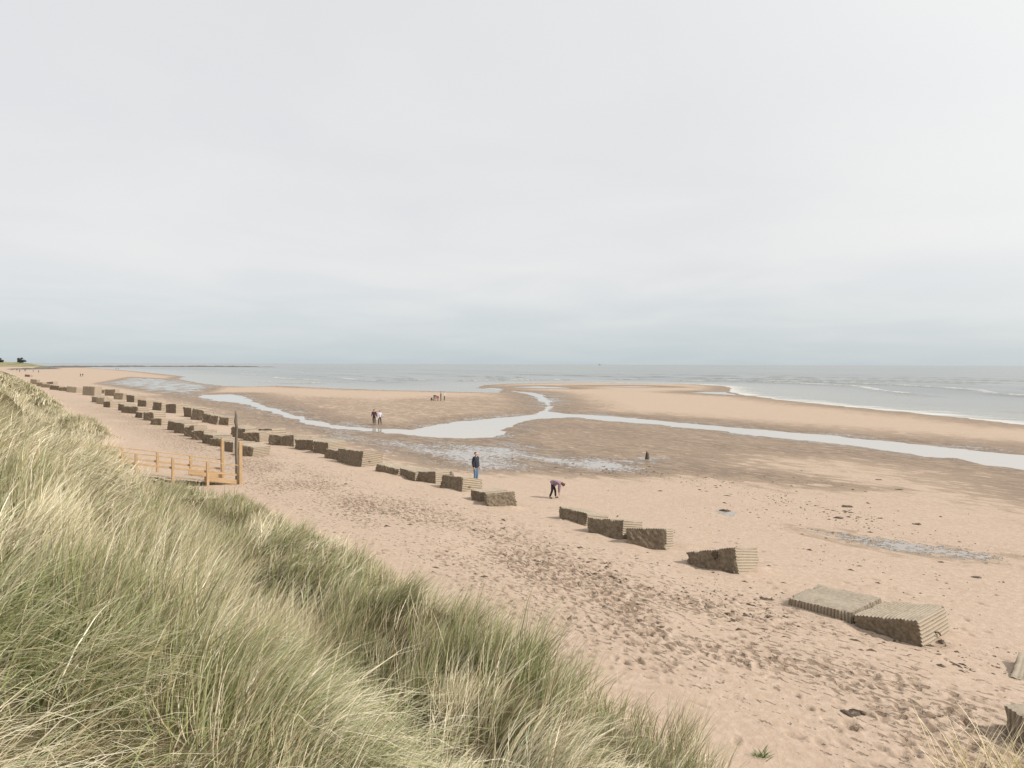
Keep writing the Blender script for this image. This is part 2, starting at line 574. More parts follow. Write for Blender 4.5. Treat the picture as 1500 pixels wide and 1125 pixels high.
def mat_wood(name, c1, c2):
    m, t, b = new_mat(name)
    tcn = N(t, 'ShaderNodeTexCoord')
    mp = N(t, 'ShaderNodeMapping')
    mp.inputs['Scale'].default_value = (14, 14, 1.2)
    L(t, tcn.outputs['Object'], mp.inputs[0])
    n = NOISE(t, mp.outputs[0], 2.0, 5, 0.6, 0.5)
    L(t, MIXC(t, RANGE(t, n, 0.3, 0.7), c1, c2), b.inputs['Base Color'])
    b.inputs['Roughness'].default_value = 0.85
    L(t, BUMP(t, n, 0.4, 0.01), b.inputs['Normal'])
    return m


def mat_flat(name, c, rough=0.85, var=0.25, scale=18.0):
    m, t, b = new_mat(name)
    tcn = N(t, 'ShaderNodeTexCoord')
    n = NOISE(t, tcn.outputs['Object'], scale, 4, 0.6)
    dark = tuple(x * (1 - var) for x in c)
    lite = tuple(min(1, x * (1 + var)) for x in c)
    L(t, MIXC(t, n, dark, lite), b.inputs['Base Color'])
    b.inputs['Roughness'].default_value = rough
    L(t, BUMP(t, n, 0.3, 0.01), b.inputs['Normal'])
    return m


M_SAND = mat_sand()
M_STILL = mat_still_water()
M_SEA = mat_sea()
M_GRASS = mat_grass()
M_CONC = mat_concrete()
M_TIMBER = mat_wood('new_timber', (0.45, 0.305, 0.17), (0.31, 0.205, 0.112))
M_DECK = mat_wood('sandy_boards', (0.40, 0.31, 0.22), (0.31, 0.235, 0.165))
M_OLDWOOD = mat_wood('old_timber', (0.16, 0.13, 0.10), (0.09, 0.075, 0.055))
M_WEED = mat_flat('seaweed', (0.07, 0.047, 0.028), 0.6, 0.4)
M_ROCK = mat_flat('reef_rock', (0.085, 0.08, 0.07), 0.8, 0.35, 0.05)
M_RUST = mat_flat('rusty_iron', (0.10, 0.05, 0.03), 0.8, 0.4)
M_SKIN = mat_flat('skin', (0.50, 0.31, 0.22), 0.6, 0.08)

# ------------------------------------------------------------------ terrain grid (rings round the viewpoint, finest on the near beach)
az = np.radians(np.concatenate([np.arange(-180, -48, 4.0), np.arange(-48, -41, 0.5), np.arange(-41, 41.001, 0.16), np.arange(41.5, 48, 0.5), np.arange(48, 180.1, 4.0)]))
rr = [0.0, 0.35]
while rr[-1] < 26000:
    r = rr[-1]
    k = 1.10 if r < 8.0 else (1.0050 if r < 42 else (1.0095 if r < 1100 else 1.06))
    rr.append(r * k if r > 0 else 0.35)
rr = np.array(rr)
A, R_ = np.meshgrid(az, rr)
GX, GY = R_ * np.sin(A), R_ * np.cos(A)
nr, na = GX.shape
gx, gy = GX.ravel(), GY.ravel()
gz, dpool, dsea, dwat, gtt = H(gx, gy, full=True)
gs, gt = ST(gx, gy)

wet = 0.95 * sstep(17.0, 0.0, dpool) * sstep(18, 24, gt)
for P, k, soft in ((WETFLAT, 0.95, 4.0), (WETBAR, 0.85, 9.0), (LEFTBAR, 0.55, 14.0)):
    d = sdist(gx, gy, P)
    wet = np.maximum(wet, k * sstep(soft, -soft * 0.5, d))
wet = np.maximum(wet, 0.85 * sstep(14, 0, dsea))
wet = wet * sstep(19, 23, gt)
spk = np.maximum(sstep(5, -6, sdist(gx, gy, SPECKLE)) * 0.66, sstep(9, -9, sdist(gx, gy, SPECKLE2)) * 0.62)
puddle = spk
puddle = np.maximum(puddle, 0.52 * sstep(0.7, -1.0, sdist(gx, gy, FILM)))
puddle = np.maximum(puddle, 0.36 * sstep(5.0, 0.5, dpool) * sstep(20, 26, gt))
puddle = np.maximum(puddle, 0.95 * sstep(0.25, -0.4, sdist(gx, gy, FILM2)))
puddle = np.maximum(puddle, 0.9 * sstep(6, -4, dsea) * sstep(400, 120, gx + 300) )
puddle = np.maximum(puddle, 0.66 * sstep(8, -10, sdist(gx, gy, WETFLAT)) * sstep(95, 190, gy))
stump_p = on_z(948, 672.5, 0.0)
puddle = np.maximum(puddle, 0.9 * sstep(1.6, 0.4, np.hypot((gx - stump_p[0] - 0.5) / 1.5, gy - stump_p[1])))
wet = np.maximum(wet, 0.35 * sstep(1.2, 0.0, sdist(gx, gy, FILM)))
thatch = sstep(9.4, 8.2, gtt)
tramp = sstep(0.08, 0.62, fbm(gs * 0.28, gt * 0.5, 55, 3)) * np.exp(-((gt - 13.6) / 3.0) ** 2) + 0.22 * sstep(9.8, 11, gt) * sstep(21, 16, gt)
tramp = tramp * sstep(9.6, 10.6, gt) * sstep(-30, -5, gs) * sstep(200, 80, gs)

# trampled sand: thousands of footprints pressed into the dry strip landward of the blocks
Z = gz.reshape(nr, na).copy()
CH = np.zeros_like(Z)
NF = 60000
s_a = np.where(rng.random(NF) < 0.7, rng.uniform(-8, 75, NF), rng.uniform(-6, 30, NF))
t_a = np.where(rng.random(NF) < 0.9, rng.normal(13.8, 2.1, NF), rng.uniform(9.6, 24, NF))
dens = fbm(s_a * 0.28, t_a * 0.5, 55, 3)
ok = (t_a > 9.6) & (rng.random(NF) < 0.16 * sstep(0.32, 0.70, dens) + 0.012)
x_a, y_a = -0.6 * s_a + 0.8 * t_a, 0.8 * s_a + 0.6 * t_a
r_a, a_a = np.hypot(x_a, y_a), np.arctan2(x_a, y_a)
ok &= (r_a < 60) & (np.abs(a_a) < 0.8)
for x0, y0, r0, a0 in zip(x_a[ok], y_a[ok], r_a[ok], a_a[ok]):
    i0, i1 = np.searchsorted(rr, [r0 - 0.34, r0 + 0.34])
    j0, j1 = np.searchsorted(az, [a0 - 0.34 / r0, a0 + 0.34 / r0])
    th = rng.normal(2.2, 0.5)
    c, sn = math.cos(th), math.sin(th)
    dx, dy = GX[i0:i1, j0:j1] - x0, GY[i0:i1, j0:j1] - y0
    ln, wd = rng.uniform(0.08, 0.15), rng.uniform(0.045, 0.075)
    q = np.sqrt(((dx * c + dy * sn) / ln) ** 2 + ((-dx * sn + dy * c) / wd) ** 2)
    dep = rng.uniform(0.015, 0.05)
    Z[i0:i1, j0:j1] += -dep * np.exp(-q ** 4 * 0.6) + dep * 0.45 * np.exp(-((q - 1.45) / 0.35) ** 2)
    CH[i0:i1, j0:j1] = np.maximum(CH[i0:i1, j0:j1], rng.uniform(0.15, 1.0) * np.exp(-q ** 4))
gz = Z.ravel()
churn = CH.ravel()

idx = np.arange(nr * na).reshape(nr, na)
quads = np.stack([idx[:-1, :-1], idx[:-1, 1:], idx[1:, 1:], idx[1:, :-1]], -1).reshape(-1, 4)[:, ::-1]
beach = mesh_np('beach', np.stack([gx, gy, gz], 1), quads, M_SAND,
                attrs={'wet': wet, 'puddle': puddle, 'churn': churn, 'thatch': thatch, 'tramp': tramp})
tag(beach, 'pale pink-brown sand beach with wet flats and dune slope', kind='structure')


def sheet(name, mask_v, z, mat, attrs=None):
    f = quads[mask_v[quads].any(axis=1)]
    used = np.unique(f)
    remap = np.full(nr * na, -1)
    remap[used] = np.arange(len(used))
    v = np.stack([gx[used], gy[used], z[used] if isinstance(z, np.ndarray) else np.full(len(used), z)], 1)
    return mesh_np(name, v, remap[f], mat, attrs={k: a[used] for k, a in (attrs or {}).items()})


# sea with low swell lines rolling in near the shore
shore = np.maximum(-(dsea + 0.0), 0)
lin = sstep(6, 30, shore) * sstep(420, 160, shore)
ph = shore * (2 * math.pi / 23.0) + 5.0 * fbm(gs * 0.012, gt * 0.02, 61, 3)
wavemask = sstep(0.45, 0.62, fbm(gs * 0.013 + 9, gt * 0.045, 63, 3))
prof = np.maximum(np.sin(ph), 0) ** 6
swell = 0.5 * prof * lin * wavemask
crest = np.where((np.cos(ph) < 0.4) & (shore < 70), prof * lin * wavemask, 0)
sea = sheet('sea', dsea < 7, WATER_Z + swell, M_SEA, {'shore': shore, 'crest': sstep(0.5, 0.9, crest), 'surf': 0.35 + 0.65 * sstep(-20, 60, gx)})
tag(sea, 'calm grey-green sea reaching the horizon', kind='structure')
stm = sheet('tidal_stream', (dpool < 3) & (dsea > 1.0), WATER_Z + 0.004, M_STILL)
tag(stm, 'shallow tidal stream lying across the sand flats', kind='structure')

# ------------------------------------------------------------------ far headland and reef
def ridge(name, pts, width, height, mat, seed, n=160, m=14, jag=0.5):
    P = np.array(pts, float)
    seg = np.concatenate([[0], np.cumsum(np.hypot(*np.diff(P, axis=0).T))])
    u = np.linspace(0, seg[-1], n)
    cx, cy = np.interp(u, seg, P[:, 0]), np.interp(u, seg, P[:, 1])
    tx, ty = np.gradient(cx), np.gradient(cy)
    l = np.hypot(tx, ty)
    nx, ny = -ty / l, tx / l
    v = np.linspace(-1, 1, m)
    prof = np.clip(1 - v ** 2, 0, 1) ** 0.7
    endf = np.clip(np.minimum(np.arange(n), np.arange(n)[::-1]) / (n * 0.12), 0, 1) ** 0.6
    X = cx[:, None] + nx[:, None] * v[None] * width
    Y = cy[:, None] + ny[:, None] * v[None] * width
    no = 1 - jag + 2 * jag * fbm(X / (width * 0.5), Y / (width * 0.5), seed, 4)
    Zz = -0.6 + prof[None] * endf[:, None] * (height + 0.6) * no
    ii = np.arange(n * m).reshape(n, m)
    q = np.stack([ii[:-1, :-1], ii[1:, :-1], ii[1:, 1:], ii[:-1, 1:]], -1).reshape(-1, 4)
    return mesh_np(name, np.stack([X.ravel(), Y.ravel(), Zz.ravel()], 1), q, mat, smooth=False)


M_HEAD, t_, b_ = new_mat('headland_turf')
g_ = N(t_, 'ShaderNodeNewGeometry')
nz_ = NOISE(t_, g_.outputs['Position'], 0.03, 4, 0.6)
L(t_, MIXC(t_, RANGE(t_, nz_, 0.35, 0.65), (0.12, 0.13, 0.065), (0.26, 0.22, 0.12)), b_.inputs['Base Color'])
b_.inputs['Roughness'].default_value = 0.95


def far_pt(px, depth):
    d = ray(px, 533)
    return np.array([d[0] * depth, depth])


hd = ridge('headland', [far_pt(-420, 1050), far_pt(-120, 1150), far_pt(-10, 1200), far_pt(35, 1210), far_pt(66, 1230)], 60, 8.6, M_HEAD, 71, jag=0.28)
tag(hd, 'low turf headland at the far end of the beach', kind='structure')
rf = ridge('rock_reef', [far_pt(62, 950), far_pt(120, 1150), far_pt(200, 1290), far_pt(300, 1330), far_pt(412, 1340)], 26, 1.5, M_ROCK, 72, n=260, jag=0.8)
tag(rf, 'long dark rock reef running out into the sea', 'reef')
rf2 = ridge('rock_reef', [far_pt(18, 700), far_pt(45, 740), far_pt(80, 800)], 16, 0.9, M_ROCK, 73, n=120, jag=0.8)
tag(rf2, 'short dark rock shelf on far sand below the headland', 'reef')

# ------------------------------------------------------------------ concrete anti-invasion blocks
def noise3(p, f, seed):
    return (fbm(p[:, 0] * f + p[:, 2] * f * 0.73 + 50, p[:, 1] * f - p[:, 2] * f * 0.61 + 50, seed, 3) - 0.5) * 2


def block_mesh(name, W, D, Hh, axis, n, seed, mat, amp=0.019, pitch=0.088):
    """box of W x D x Hh, cast in corrugated iron: ribs run along `axis`, the two faces across it are flat or rough"""
    nw, nd, nh = max(6, int(n * W / 1.5)), max(6, int(n * D / 1.5)), max(6, int(n * Hh / 1.5))
    if axis == 'y':
        nd = 7
    else:
        nh = 7
    V, F, cap, top, nax = [], [], [], [], []
    base = 0

    def grid(o, e1, e2, n1, n2, c, tp):
        nonlocal base
        a, b_ = np.meshgrid(np.linspace(-1, 1, n1 + 1), np.linspace(-1, 1, n2 + 1), indexing='ij')
        P = np.array(o)[None] + a.reshape(-1, 1) * np.array(e1)[None] + b_.reshape(-1, 1) * np.array(e2)[None]
        ii = np.arange((n1 + 1) * (n2 + 1)).reshape(n1 + 1, n2 + 1) + base
        q = np.stack([ii[:-1, :-1], ii[1:, :-1], ii[1:, 1:], ii[:-1, 1:]], -1).reshape(-1, 4)
        V.append(P)
        F.append(q)
        cap.append(np.full(len(P), c))
        top.append(np.full(len(P), tp))
        nax.append(np.full(len(P), int(np.argmax(np.abs(o)))))
        base += len(P)
    capy = 1.0 if axis == 'y' else 0.0
    grid((0, -1, 0), (1, 0, 0), (0, 0, 1), nw, nh, capy, 0)
    grid((0, 1, 0), (-1, 0, 0), (0, 0, 1), nw, nh, capy, 0)
    grid((1, 0, 0), (0, 1, 0), (0, 0, 1), nd, nh, 0, 0)
    grid((-1, 0, 0), (0, -1, 0), (0, 0, 1), nd, nh, 0, 0)
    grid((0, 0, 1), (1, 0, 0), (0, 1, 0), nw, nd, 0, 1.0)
    grid((0, 0, -1), (1, 0, 0), (0, -1, 0), nw, nd, 0, 0)
    U = np.concatenate(V)
    P = U * np.array([W / 2, D / 2, Hh / 2])
    k = 2 * math.pi / pitch
    Q = P.copy()
    e = np.abs(U) ** 10 * np.sign(U)
    if axis == 'y':
        Q[:, 0] += amp * np.sin(k * P[:, 2]) * e[:, 0]
        Q[:, 2] += amp * np.sin(k * P[:, 0]) * e[:, 2]
        Q[:, 1] += (0.035 * noise3(P, 3.0, seed) + 0.024 * noise3(P, 11.0, seed + 5)) * e[:, 1] * (1 - np.maximum(np.abs(U[:, 0]), np.abs(U[:, 2])) ** 8)
    else:
        Q[:, 0] += amp * np.sin(k * P[:, 1]) * e[:, 0]
        Q[:, 1] += amp * np.sin(k * P[:, 0]) * e[:, 1]
        Q[:, 2] += 0.012 * noise3(P, 3.0, seed) * e[:, 2]
    # worn corners and a slight warp
    edge = np.sort(np.abs(U), axis=1)[:, 1]
    chip = np.clip(noise3(P, 4.0, seed + 9) + 0.15, 0, 1) * np.clip((edge - 0.86) / 0.14, 0, 1)
    Q *= (1 - 0.12 * chip)[:, None]
    Q += 0.012 * np.stack([noise3(P, 1.3, seed + 1), noise3(P, 1.3, seed + 2), noise3(P, 1.3, seed + 3)], 1)
    nax = np.concatenate(nax)
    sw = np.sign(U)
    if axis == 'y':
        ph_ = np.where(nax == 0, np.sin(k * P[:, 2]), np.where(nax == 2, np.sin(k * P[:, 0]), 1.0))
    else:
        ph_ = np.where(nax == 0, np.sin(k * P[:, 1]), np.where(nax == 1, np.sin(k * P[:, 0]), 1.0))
    groove_shade = sstep(-0.1, -0.9, ph_)  # mask for the painted shade, strongest in the rib hollows
    o = mesh_np(name, Q, np.concatenate(F), mat, smooth=False, attrs={'groove_shade': groove_shade, 'cap': np.concatenate(cap), 'top': np.concatenate(top)})
    return o


# (left foot px, right foot px, left height px, right height px, depth m, rib axis, label)
BL = [
    ((1153, 889), (1247, 915), 13, 18, 1.85, 'z', 'flat-topped grey concrete slab, left one of the nearest touching pair'),
    ((1249, 917), (1345, 944), 17, 34, 1.7, 'y', 'ribbed concrete block tilted against the flat slab, nearest of the row'),
    ((1002, 824), (1078, 840), 15, 38, 1.5, 'y', 'lone tilted concrete block with two dark patches on its rough face'),
    ((917, 797), (976, 806), 24, 31, 1.5, 'y', 'upright ribbed concrete block, right end of the group of three'),
    ((861, 779.5), (913, 789), 22, 27, 1.5, 'y', 'dark faced concrete block in the middle of the group of three'),
    ((820, 761), (861, 770.5), 20, 18, 1.5, 'y', 'concrete block sloping down right, left end of the group of three'),
    ((712, 741.5), (755, 744), 18, 25, 1.5, 'y', 'concrete block with pale ribbed end left of the bending person'),
    ((690, 731), (711.5, 735.5), 13.5, 14, 1.6, 'y', 'low concrete block tucked behind the pale ended block near the bending person'),
    ((646.5, 713), (679, 719), 18, 20, 1.5, 'y', 'concrete block with pale ribbed end in front of the man in jeans'),
    ((609, 702.5), (638, 708), 12, 17, 1.5, 'y', 'concrete block second left of the man in jeans'),
    ((586, 698), (608.5, 703.5), 12.5, 12, 1.5, 'y', 'sunken concrete block third left of the man in jeans'),
    ((550.5, 692), (584.5, 696.5), 13.5, 9, 1.4, 'y', 'pale worn concrete block sloping right, fourth left of the man in jeans'),
    ((500.5, 678), (527, 682), 18, 18, 1.5, 'y', 'large square concrete block with broad ribbed end facing the open gap'),
    ((479, 671.5), (500, 675), 13, 13.5, 1.4, 'y', 'low concrete block just left of the large square block'),
    ((459.5, 664), (479.5, 667.5), 16.5, 16, 1.4, 'y', 'tilted concrete block second left of the large square block'),
    ((434.5, 658.5), (455.5, 661), 15, 15, 1.4, 'y', 'square concrete block third left of the large square block'),
    ((410.5, 653.5), (429, 655), 15, 15, 1.4, 'y', 'concrete block fourth left of the large square block'),
    ((399, 651.5), (410.5, 653), 15, 14.5, 1.4, 'y', 'narrow concrete block first right of the heap behind the pole'),
    ((355, 667.5), (366.5, 669.5), 15, 13.5, 1.7, 'y', 'long ribbed concrete block right beside the tall dark pole'),
    ((357, 646), (378.5, 648), 11.5, 14.5, 1.3, 'y', 'concrete block with bright sandy end in the heap behind the pole'),
    ((380, 638.5), (397, 640.5), 10, 10, 1.2, 'y', 'concrete block half hidden at the back of the heap behind the pole'),
    ((341, 640.5), (357, 643.5), 15, 13, 1.3, 'y', 'dark concrete block at left of the heap behind the pole'),
    ((323, 622.5), (333.5, 624.5), 11, 10, 1.3, 'y', 'upper row concrete block first left of the heap'),
    ((299.5, 619.5), (318, 621.5), 12, 12, 1.3, 'y', 'upper row concrete block second left of the heap'),
    ((284, 614.5), (297.5, 616.5), 14, 13, 1.3, 'y', 'upper row concrete block third left of the heap'),
    ((269, 609.5), (279.5, 612), 12.5, 12, 1.3, 'y', 'upper row concrete block fourth left of the heap'),
    ((241, 603.5), (259.5, 606.5), 11, 11.5, 1.4, 'y', 'upper row concrete block fifth left of the heap, with pale end'),
    ((220.5, 599), (241, 603), 9.5, 10, 1.4, 'y', 'upper row concrete block sixth left of the heap'),
    ((200.5, 595.5), (215.5, 597), 9, 9, 1.3, 'y', 'upper row concrete block seventh left of the heap'),
    ((182.5, 588), (199.5, 590), 10, 9, 1.5, 'y', 'upper row concrete block eighth left of the heap, with broad pale top'),
    ((168, 583.5), (179.5, 587), 9, 9, 1.3, 'y', 'upper row concrete block ninth left of the heap'),
    ((155.5, 579), (166.5, 580.5), 8, 8, 1.3, 'y', 'upper row concrete block tenth left of the heap'),
    ((141, 575.5), (152, 577), 5, 5, 1.3, 'y', 'upper row concrete block eleventh left of the heap, low in the sand'),
    ((123, 578), (137, 580.5), 11, 11, 1.3, 'z', 'tall upright block with ribbed sides at the gap in the far row'),
    ((328, 660.5), (340, 662), 13, 13, 1.4, 'y', 'lower row concrete block between the two tall timber posts'),
    ((310.5, 652.5), (322, 654.5), 10, 10, 1.4, 'y', 'lower row concrete block just left of the shorter tall timber post'),
    ((300, 648.5), (309.5, 652), 12, 11, 1.5, 'y', 'lower row concrete block third left of the dark pole'),
    ((282.5, 643.5), (295.5, 645.5), 13, 13, 1.4, 'y', 'lower row concrete block fourth left of the dark pole, with pale end'),
    ((270.5, 638.5), (281, 640.5), 13, 14, 1.3, 'y', 'lower row concrete block fifth left of the dark pole'),
    ((256, 633.5), (269, 636), 12.5, 12.5, 1.3, 'y', 'lower row concrete block sixth left of the dark pole'),
    ((249.5, 629.5), (256, 631.5), 12, 12, 1.3, 'y', 'lower row concrete block seventh left of the dark pole'),
    ((222.5, 621.5), (234.5, 623.5), 9.5, 9, 1.5, 'y', 'lower row concrete block eighth left of the dark pole'),
    ((212.5, 614.5), (223, 618), 12, 11, 1.4, 'y', 'lower row concrete block ninth left of the dark pole'),
    ((199, 611), (208, 613), 8, 8, 1.4, 'y', 'lower row concrete block tenth left of the dark pole'),
    ((181.5, 603.5), (199, 607.5), 10, 10, 1.3, 'y', 'lower row concrete block eleventh left of the dark pole'),
    ((173.5, 600.5), (181.5, 602.5), 8, 8, 1.3, 'y', 'lower row concrete block twelfth left of the dark pole'),
    ((152, 596), (160.5, 597.5), 8, 8, 1.5, 'y', 'lower row concrete block at its far end, dark face'),
    ((142, 591.5), (152, 592.5), 8, 8, 1.3, 'z', 'pale ribbed block second from the far end of the lower row'),
    ((134.5, 588.5), (142, 590), 8, 7.5, 1.3, 'z', 'pale ribbed block at the far end of the lower row'),
    ((98, 574.5), (112.5, 575.5), 7.5, 7.5, 1.4, 'z', 'pale fronted block at the right end of the farthest cluster'),
    ((88, 572), (98, 573.5), 5.5, 5.5, 1.4, 'y', 'second block from the right end of the farthest cluster'),
    ((73, 570.5), (87, 572), 6, 6, 1.4, 'y', 'third block from the right end of the farthest cluster'),
    ((61.5, 567), (72.5, 568.5), 5, 5, 1.4, 'y', 'fourth block from the right end of the farthest cluster'),
    ((53.5, 565), (61.5, 567), 5, 5, 1.4, 'y', 'fifth block from the right end of the farthest cluster'),
    ((46, 562), (53.5, 564), 7, 7, 1.4, 'y', 'dark block beside the dune at the left end of the farthest cluster'),
    ((64, 563), (82, 564), 4, 4, 1.4, 'y', 'low block behind the farthest cluster'),
    ((35, 551), (45, 553), 3, 3, 1.4, 'y', 'tiny far block by the dune crest beyond the farthest cluster'),
]
blocks = []
for i, (a, b, hl, hr, D, axis, lab) in enumerate(BL):
    Aw, Bw = place(*a), place(*b)
    depth = 0.5 * (Aw[1] + Bw[1])
    if depth < 46:
        e = (Bw - Aw)[:2]
        W = float(np.hypot(*e))
        e = e / W
        W = min(max(W, 0.9), 1.9)
        mid = 0.5 * (Aw + Bw)
    else:
        mid = place(0.5 * (a[0] + b[0]), 0.5 * (a[1] + b[1]))
        th = (-0.05 if depth > 130 else -0.5) + rng.uniform(-0.25, 0.25)
        e = np.array([math.cos(th), math.sin(th)])
        wpx = b[0] - a[0]
        W = wpx / FPX * mid[1] / max(0.25, e[0] - mid[0] / mid[1] * e[1])
        W = min(max(W, 1.0), 2.0)
    ppm = FPX / mid[1]
    hL, hR = hl / ppm, hr / ppm
    if depth > 46:
        hL, hR, D, W = hL * rng.uniform(0.95, 1.25), hR * rng.uniform(0.95, 1.25), D * rng.uniform(1.1, 1.5), W * rng.uniform(1.1, 1.45)
    roll = math.atan2((Bw[2] if depth < 46 else mid[2]) + hR - (Aw[2] if depth < 46 else mid[2]) - hL, W)
    if axis == 'z' and depth < 30:
        roll *= 0.5
    Hh = max(hL, hR) + 0.45
    n = 92 if depth < 19 else 68 if depth < 32 else (52 if depth < 62 else 26)
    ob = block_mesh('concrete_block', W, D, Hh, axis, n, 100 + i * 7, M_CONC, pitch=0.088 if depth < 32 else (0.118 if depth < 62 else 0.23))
    top_mid = np.array([mid[0], mid[1], mid[2] + 0.5 * (hL + hR)])
    nrm_ = np.array([-e[1], e[0]])                   # away from the viewer
    R3 = Matrix(((e[0], nrm_[0], 0), (e[1], nrm_[1], 0), (0, 0, 1))) @ Matrix.Rotation(-roll, 3, 'Y') @ Matrix.Rotation((-0.2 if i in (2, 3, 4, 5, 6, 8, 12) else (0.0 if i < 2 else -0.06)) + rng.uniform(-0.09, 0.09) * (i > 12), 3, 'X')
    ctr = Vector((top_mid[0], top_mid[1], top_mid[2])) + R3 @ Vector((0, D / 2, -Hh / 2))
    ob.matrix_world = Matrix.Translation(ctr) @ R3.to_4x4()
    tag(ob, lab, 'concrete block', 'concrete blocks lined up along the beach')
    blocks.append((ob, W, D, Hh))


# sand drifted against the near blocks, scoured a little at their corners
bpy.context.view_layer.update()
zz = gz.copy()
for ob_, W_, D_, H_ in blocks[:24]:
    c_ = np.array(ob_.matrix_world.translation)
    ax_ = np.array(ob_.matrix_world.to_3x3().col[0])[:2]
    ax_ = ax_ / np.linalg.norm(ax_)
    near_ = np.nonzero(np.abs(gx - c_[0]) + np.abs(gy - c_[1]) < 3.5)[0]
    dx_, dy_ = gx[near_] - c_[0], gy[near_] - c_[1]
    lx, ly = np.abs(dx_ * ax_[0] + dy_ * ax_[1]) - W_ / 2, np.abs(-dx_ * ax_[1] + dy_ * ax_[0]) - D_ / 2
    d_ = np.hypot(np.maximum(lx, 0), np.maximum(ly, 0))
    nz = fbm(gx[near_] * 0.9, gy[near_] * 0.9, 91, 2)
    zz[near_] += 0.26 * (nz - 0.42) * np.exp(-(d_ / 0.42) ** 2)
co_ = np.stack([gx, gy, zz], 1).astype(np.float32)
beach.data.vertices.foreach_set('co', co_.ravel())
beach.data.update()


def blob_plate(name, mat, parent, loc, rx, rz, seed, thick=0.03):
    """irregular dark plate clinging to a block face (in the x-z plane)"""
    bm = bmesh.new()
    r_ = random.Random(seed)
    n = 14
    f, bk = [], []
    for k in range(n):
        a_ = 2 * math.pi * k / n
        q = r_.uniform(0.6, 1.1)
        f.append(bm.verts.new((math.cos(a_) * rx * q, -thick, math.sin(a_) * rz * q)))
        bk.append(bm.verts.new((math.cos(a_) * rx * q * 1.15, thick, math.sin(a_) * rz * q * 1.15)))
    c = bm.verts.new((0, -thick * 1.6, 0))
    for k in range(n):
        bm.faces.new((f[k], f[(k + 1) % n], c))
        bm.faces.new((bk[k], bk[(k + 1) % n], f[(k + 1) % n], f[k]))
    o = bm_obj(name, bm, mat, parent)
    o.location = loc
    return o


ob, W, D, Hh = blocks[2]  # two dark patches on the rough face
blob_plate('dark_patch', M_WEED, ob, (W * 0.10, -D / 2 - 0.02, Hh / 2 - 0.16), 0.12, 0.14, 1)
blob_plate('dark_patch', M_WEED, ob, (W * 0.34, -D / 2 - 0.02, -Hh / 2 + 0.52), 0.14, 0.09, 2)


def tube(name, pts, rad, mat, parent=None, sides=8):
    bm = bmesh.new()
    rings = []
    P = [Vector(p) for p in pts]
    rad = rad if isinstance(rad, (list, tuple)) else [rad] * len(P)
    for i, p in enumerate(P):
        d = (P[min(i + 1, len(P) - 1)] - P[max(i - 1, 0)]).normalized()
        u = d.orthogonal().normalized()
        v = d.cross(u)
        rings.append([bm.verts.new(p + (u * math.cos(2 * math.pi * k / sides) + v * math.sin(2 * math.pi * k / sides)) * rad[i]) for k in range(sides)])
    for a_, b_2 in zip(rings[:-1], rings[1:]):
        for k in range(sides):
            bm.faces.new((a_[k], a_[(k + 1) % sides], b_2[(k + 1) % sides], b_2[k]))
    bm.faces.new(rings[0][::-1])
    bm.faces.new(rings[-1])
    return bm_obj(name, bm, mat, parent, smooth=True)


ob, W, D, Hh = blocks[1]
tube('lifting_hook', [(W / 2 - 0.02, -0.02, 0.05), (W / 2 + 0.07, -0.02, 0.06), (W / 2 + 0.09, 0.02, -0.02), (W / 2 + 0.05, 0.10, 0.0), (W / 2 - 0.02, 0.14, 0.02)], 0.018, M_RUST, ob)
for bi in (6, 8, 12):
    ob, W, D, Hh = blocks[bi]
    tube('lifting_hook', [(W / 2 - 0.02, -0.3, 0.12), (W / 2 + 0.06, -0.3, 0.12), (W / 2 + 0.06, -0.18, 0.12), (W / 2 - 0.02, -0.18, 0.12)], 0.025, M_RUST, ob, 6)

# two blocks in the lower right corner
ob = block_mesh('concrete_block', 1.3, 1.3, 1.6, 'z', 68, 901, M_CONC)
ob.location = (9.14, 11.5, 0.55)
ob.rotation_euler = (0.03, -0.05, 0.12)
tag(ob, 'upright weathered concrete block cut by the lower right corner', 'concrete block', 'concrete blocks lined up along the beach')
p = place(1483, 1000)
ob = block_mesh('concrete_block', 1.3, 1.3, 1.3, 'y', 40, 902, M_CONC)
ob.location = (p[0] + 1.02, p[1] + 0.5, p[2] - 0.70)
ob.rotation_euler = (0.10, 0.22, -0.7)
tag(ob, 'sunken concrete block at the right edge above the corner block', 'concrete block', 'concrete blocks lined up along the beach')

# ------------------------------------------------------------------ timber ramp and rails down to the beach
def beam(name, p, q, wd, ht, mat, parent, up=(0, 0, 1)):
    p, q = Vector(p), Vector(q)
    d = q - p
    ln = d.length
    z = d.normalized()
    x = Vector(up).cross(z)
    if x.length < 1e-3:
        x = Vector((-0.6, 0.8, 0))
    x.normalize()
    y = z.cross(x)
    bm = bmesh.new()
    bmesh.ops.create_cube(bm, size=1.0)
    for v in bm.verts:
        v.co = Vector((v.co.x * wd, v.co.y * ht, v.co.z * ln))
    bmesh.ops.bevel(bm, geom=bm.edges[:], offset=min(wd, ht) * 0.08, segments=1, affect='EDGES')
    o = bm_obj(name, bm, mat, parent)
    M = Matrix((x, y, z)).transposed().to_4x4()
    M.translation = (p + q) / 2
    o.matrix_basis = M if parent is None else parent.matrix_world.inverted() @ M
    return o


VK = np.array([-0.8, -0.6])
VW = np.array([-0.6, 0.8])


def rp(k, wv, z):
    q = P0 + VK * k + VW * wv
    return (q[0], q[1], z)


def rz_(k):
    return 1.02 + 0.2 * max(k, 0)


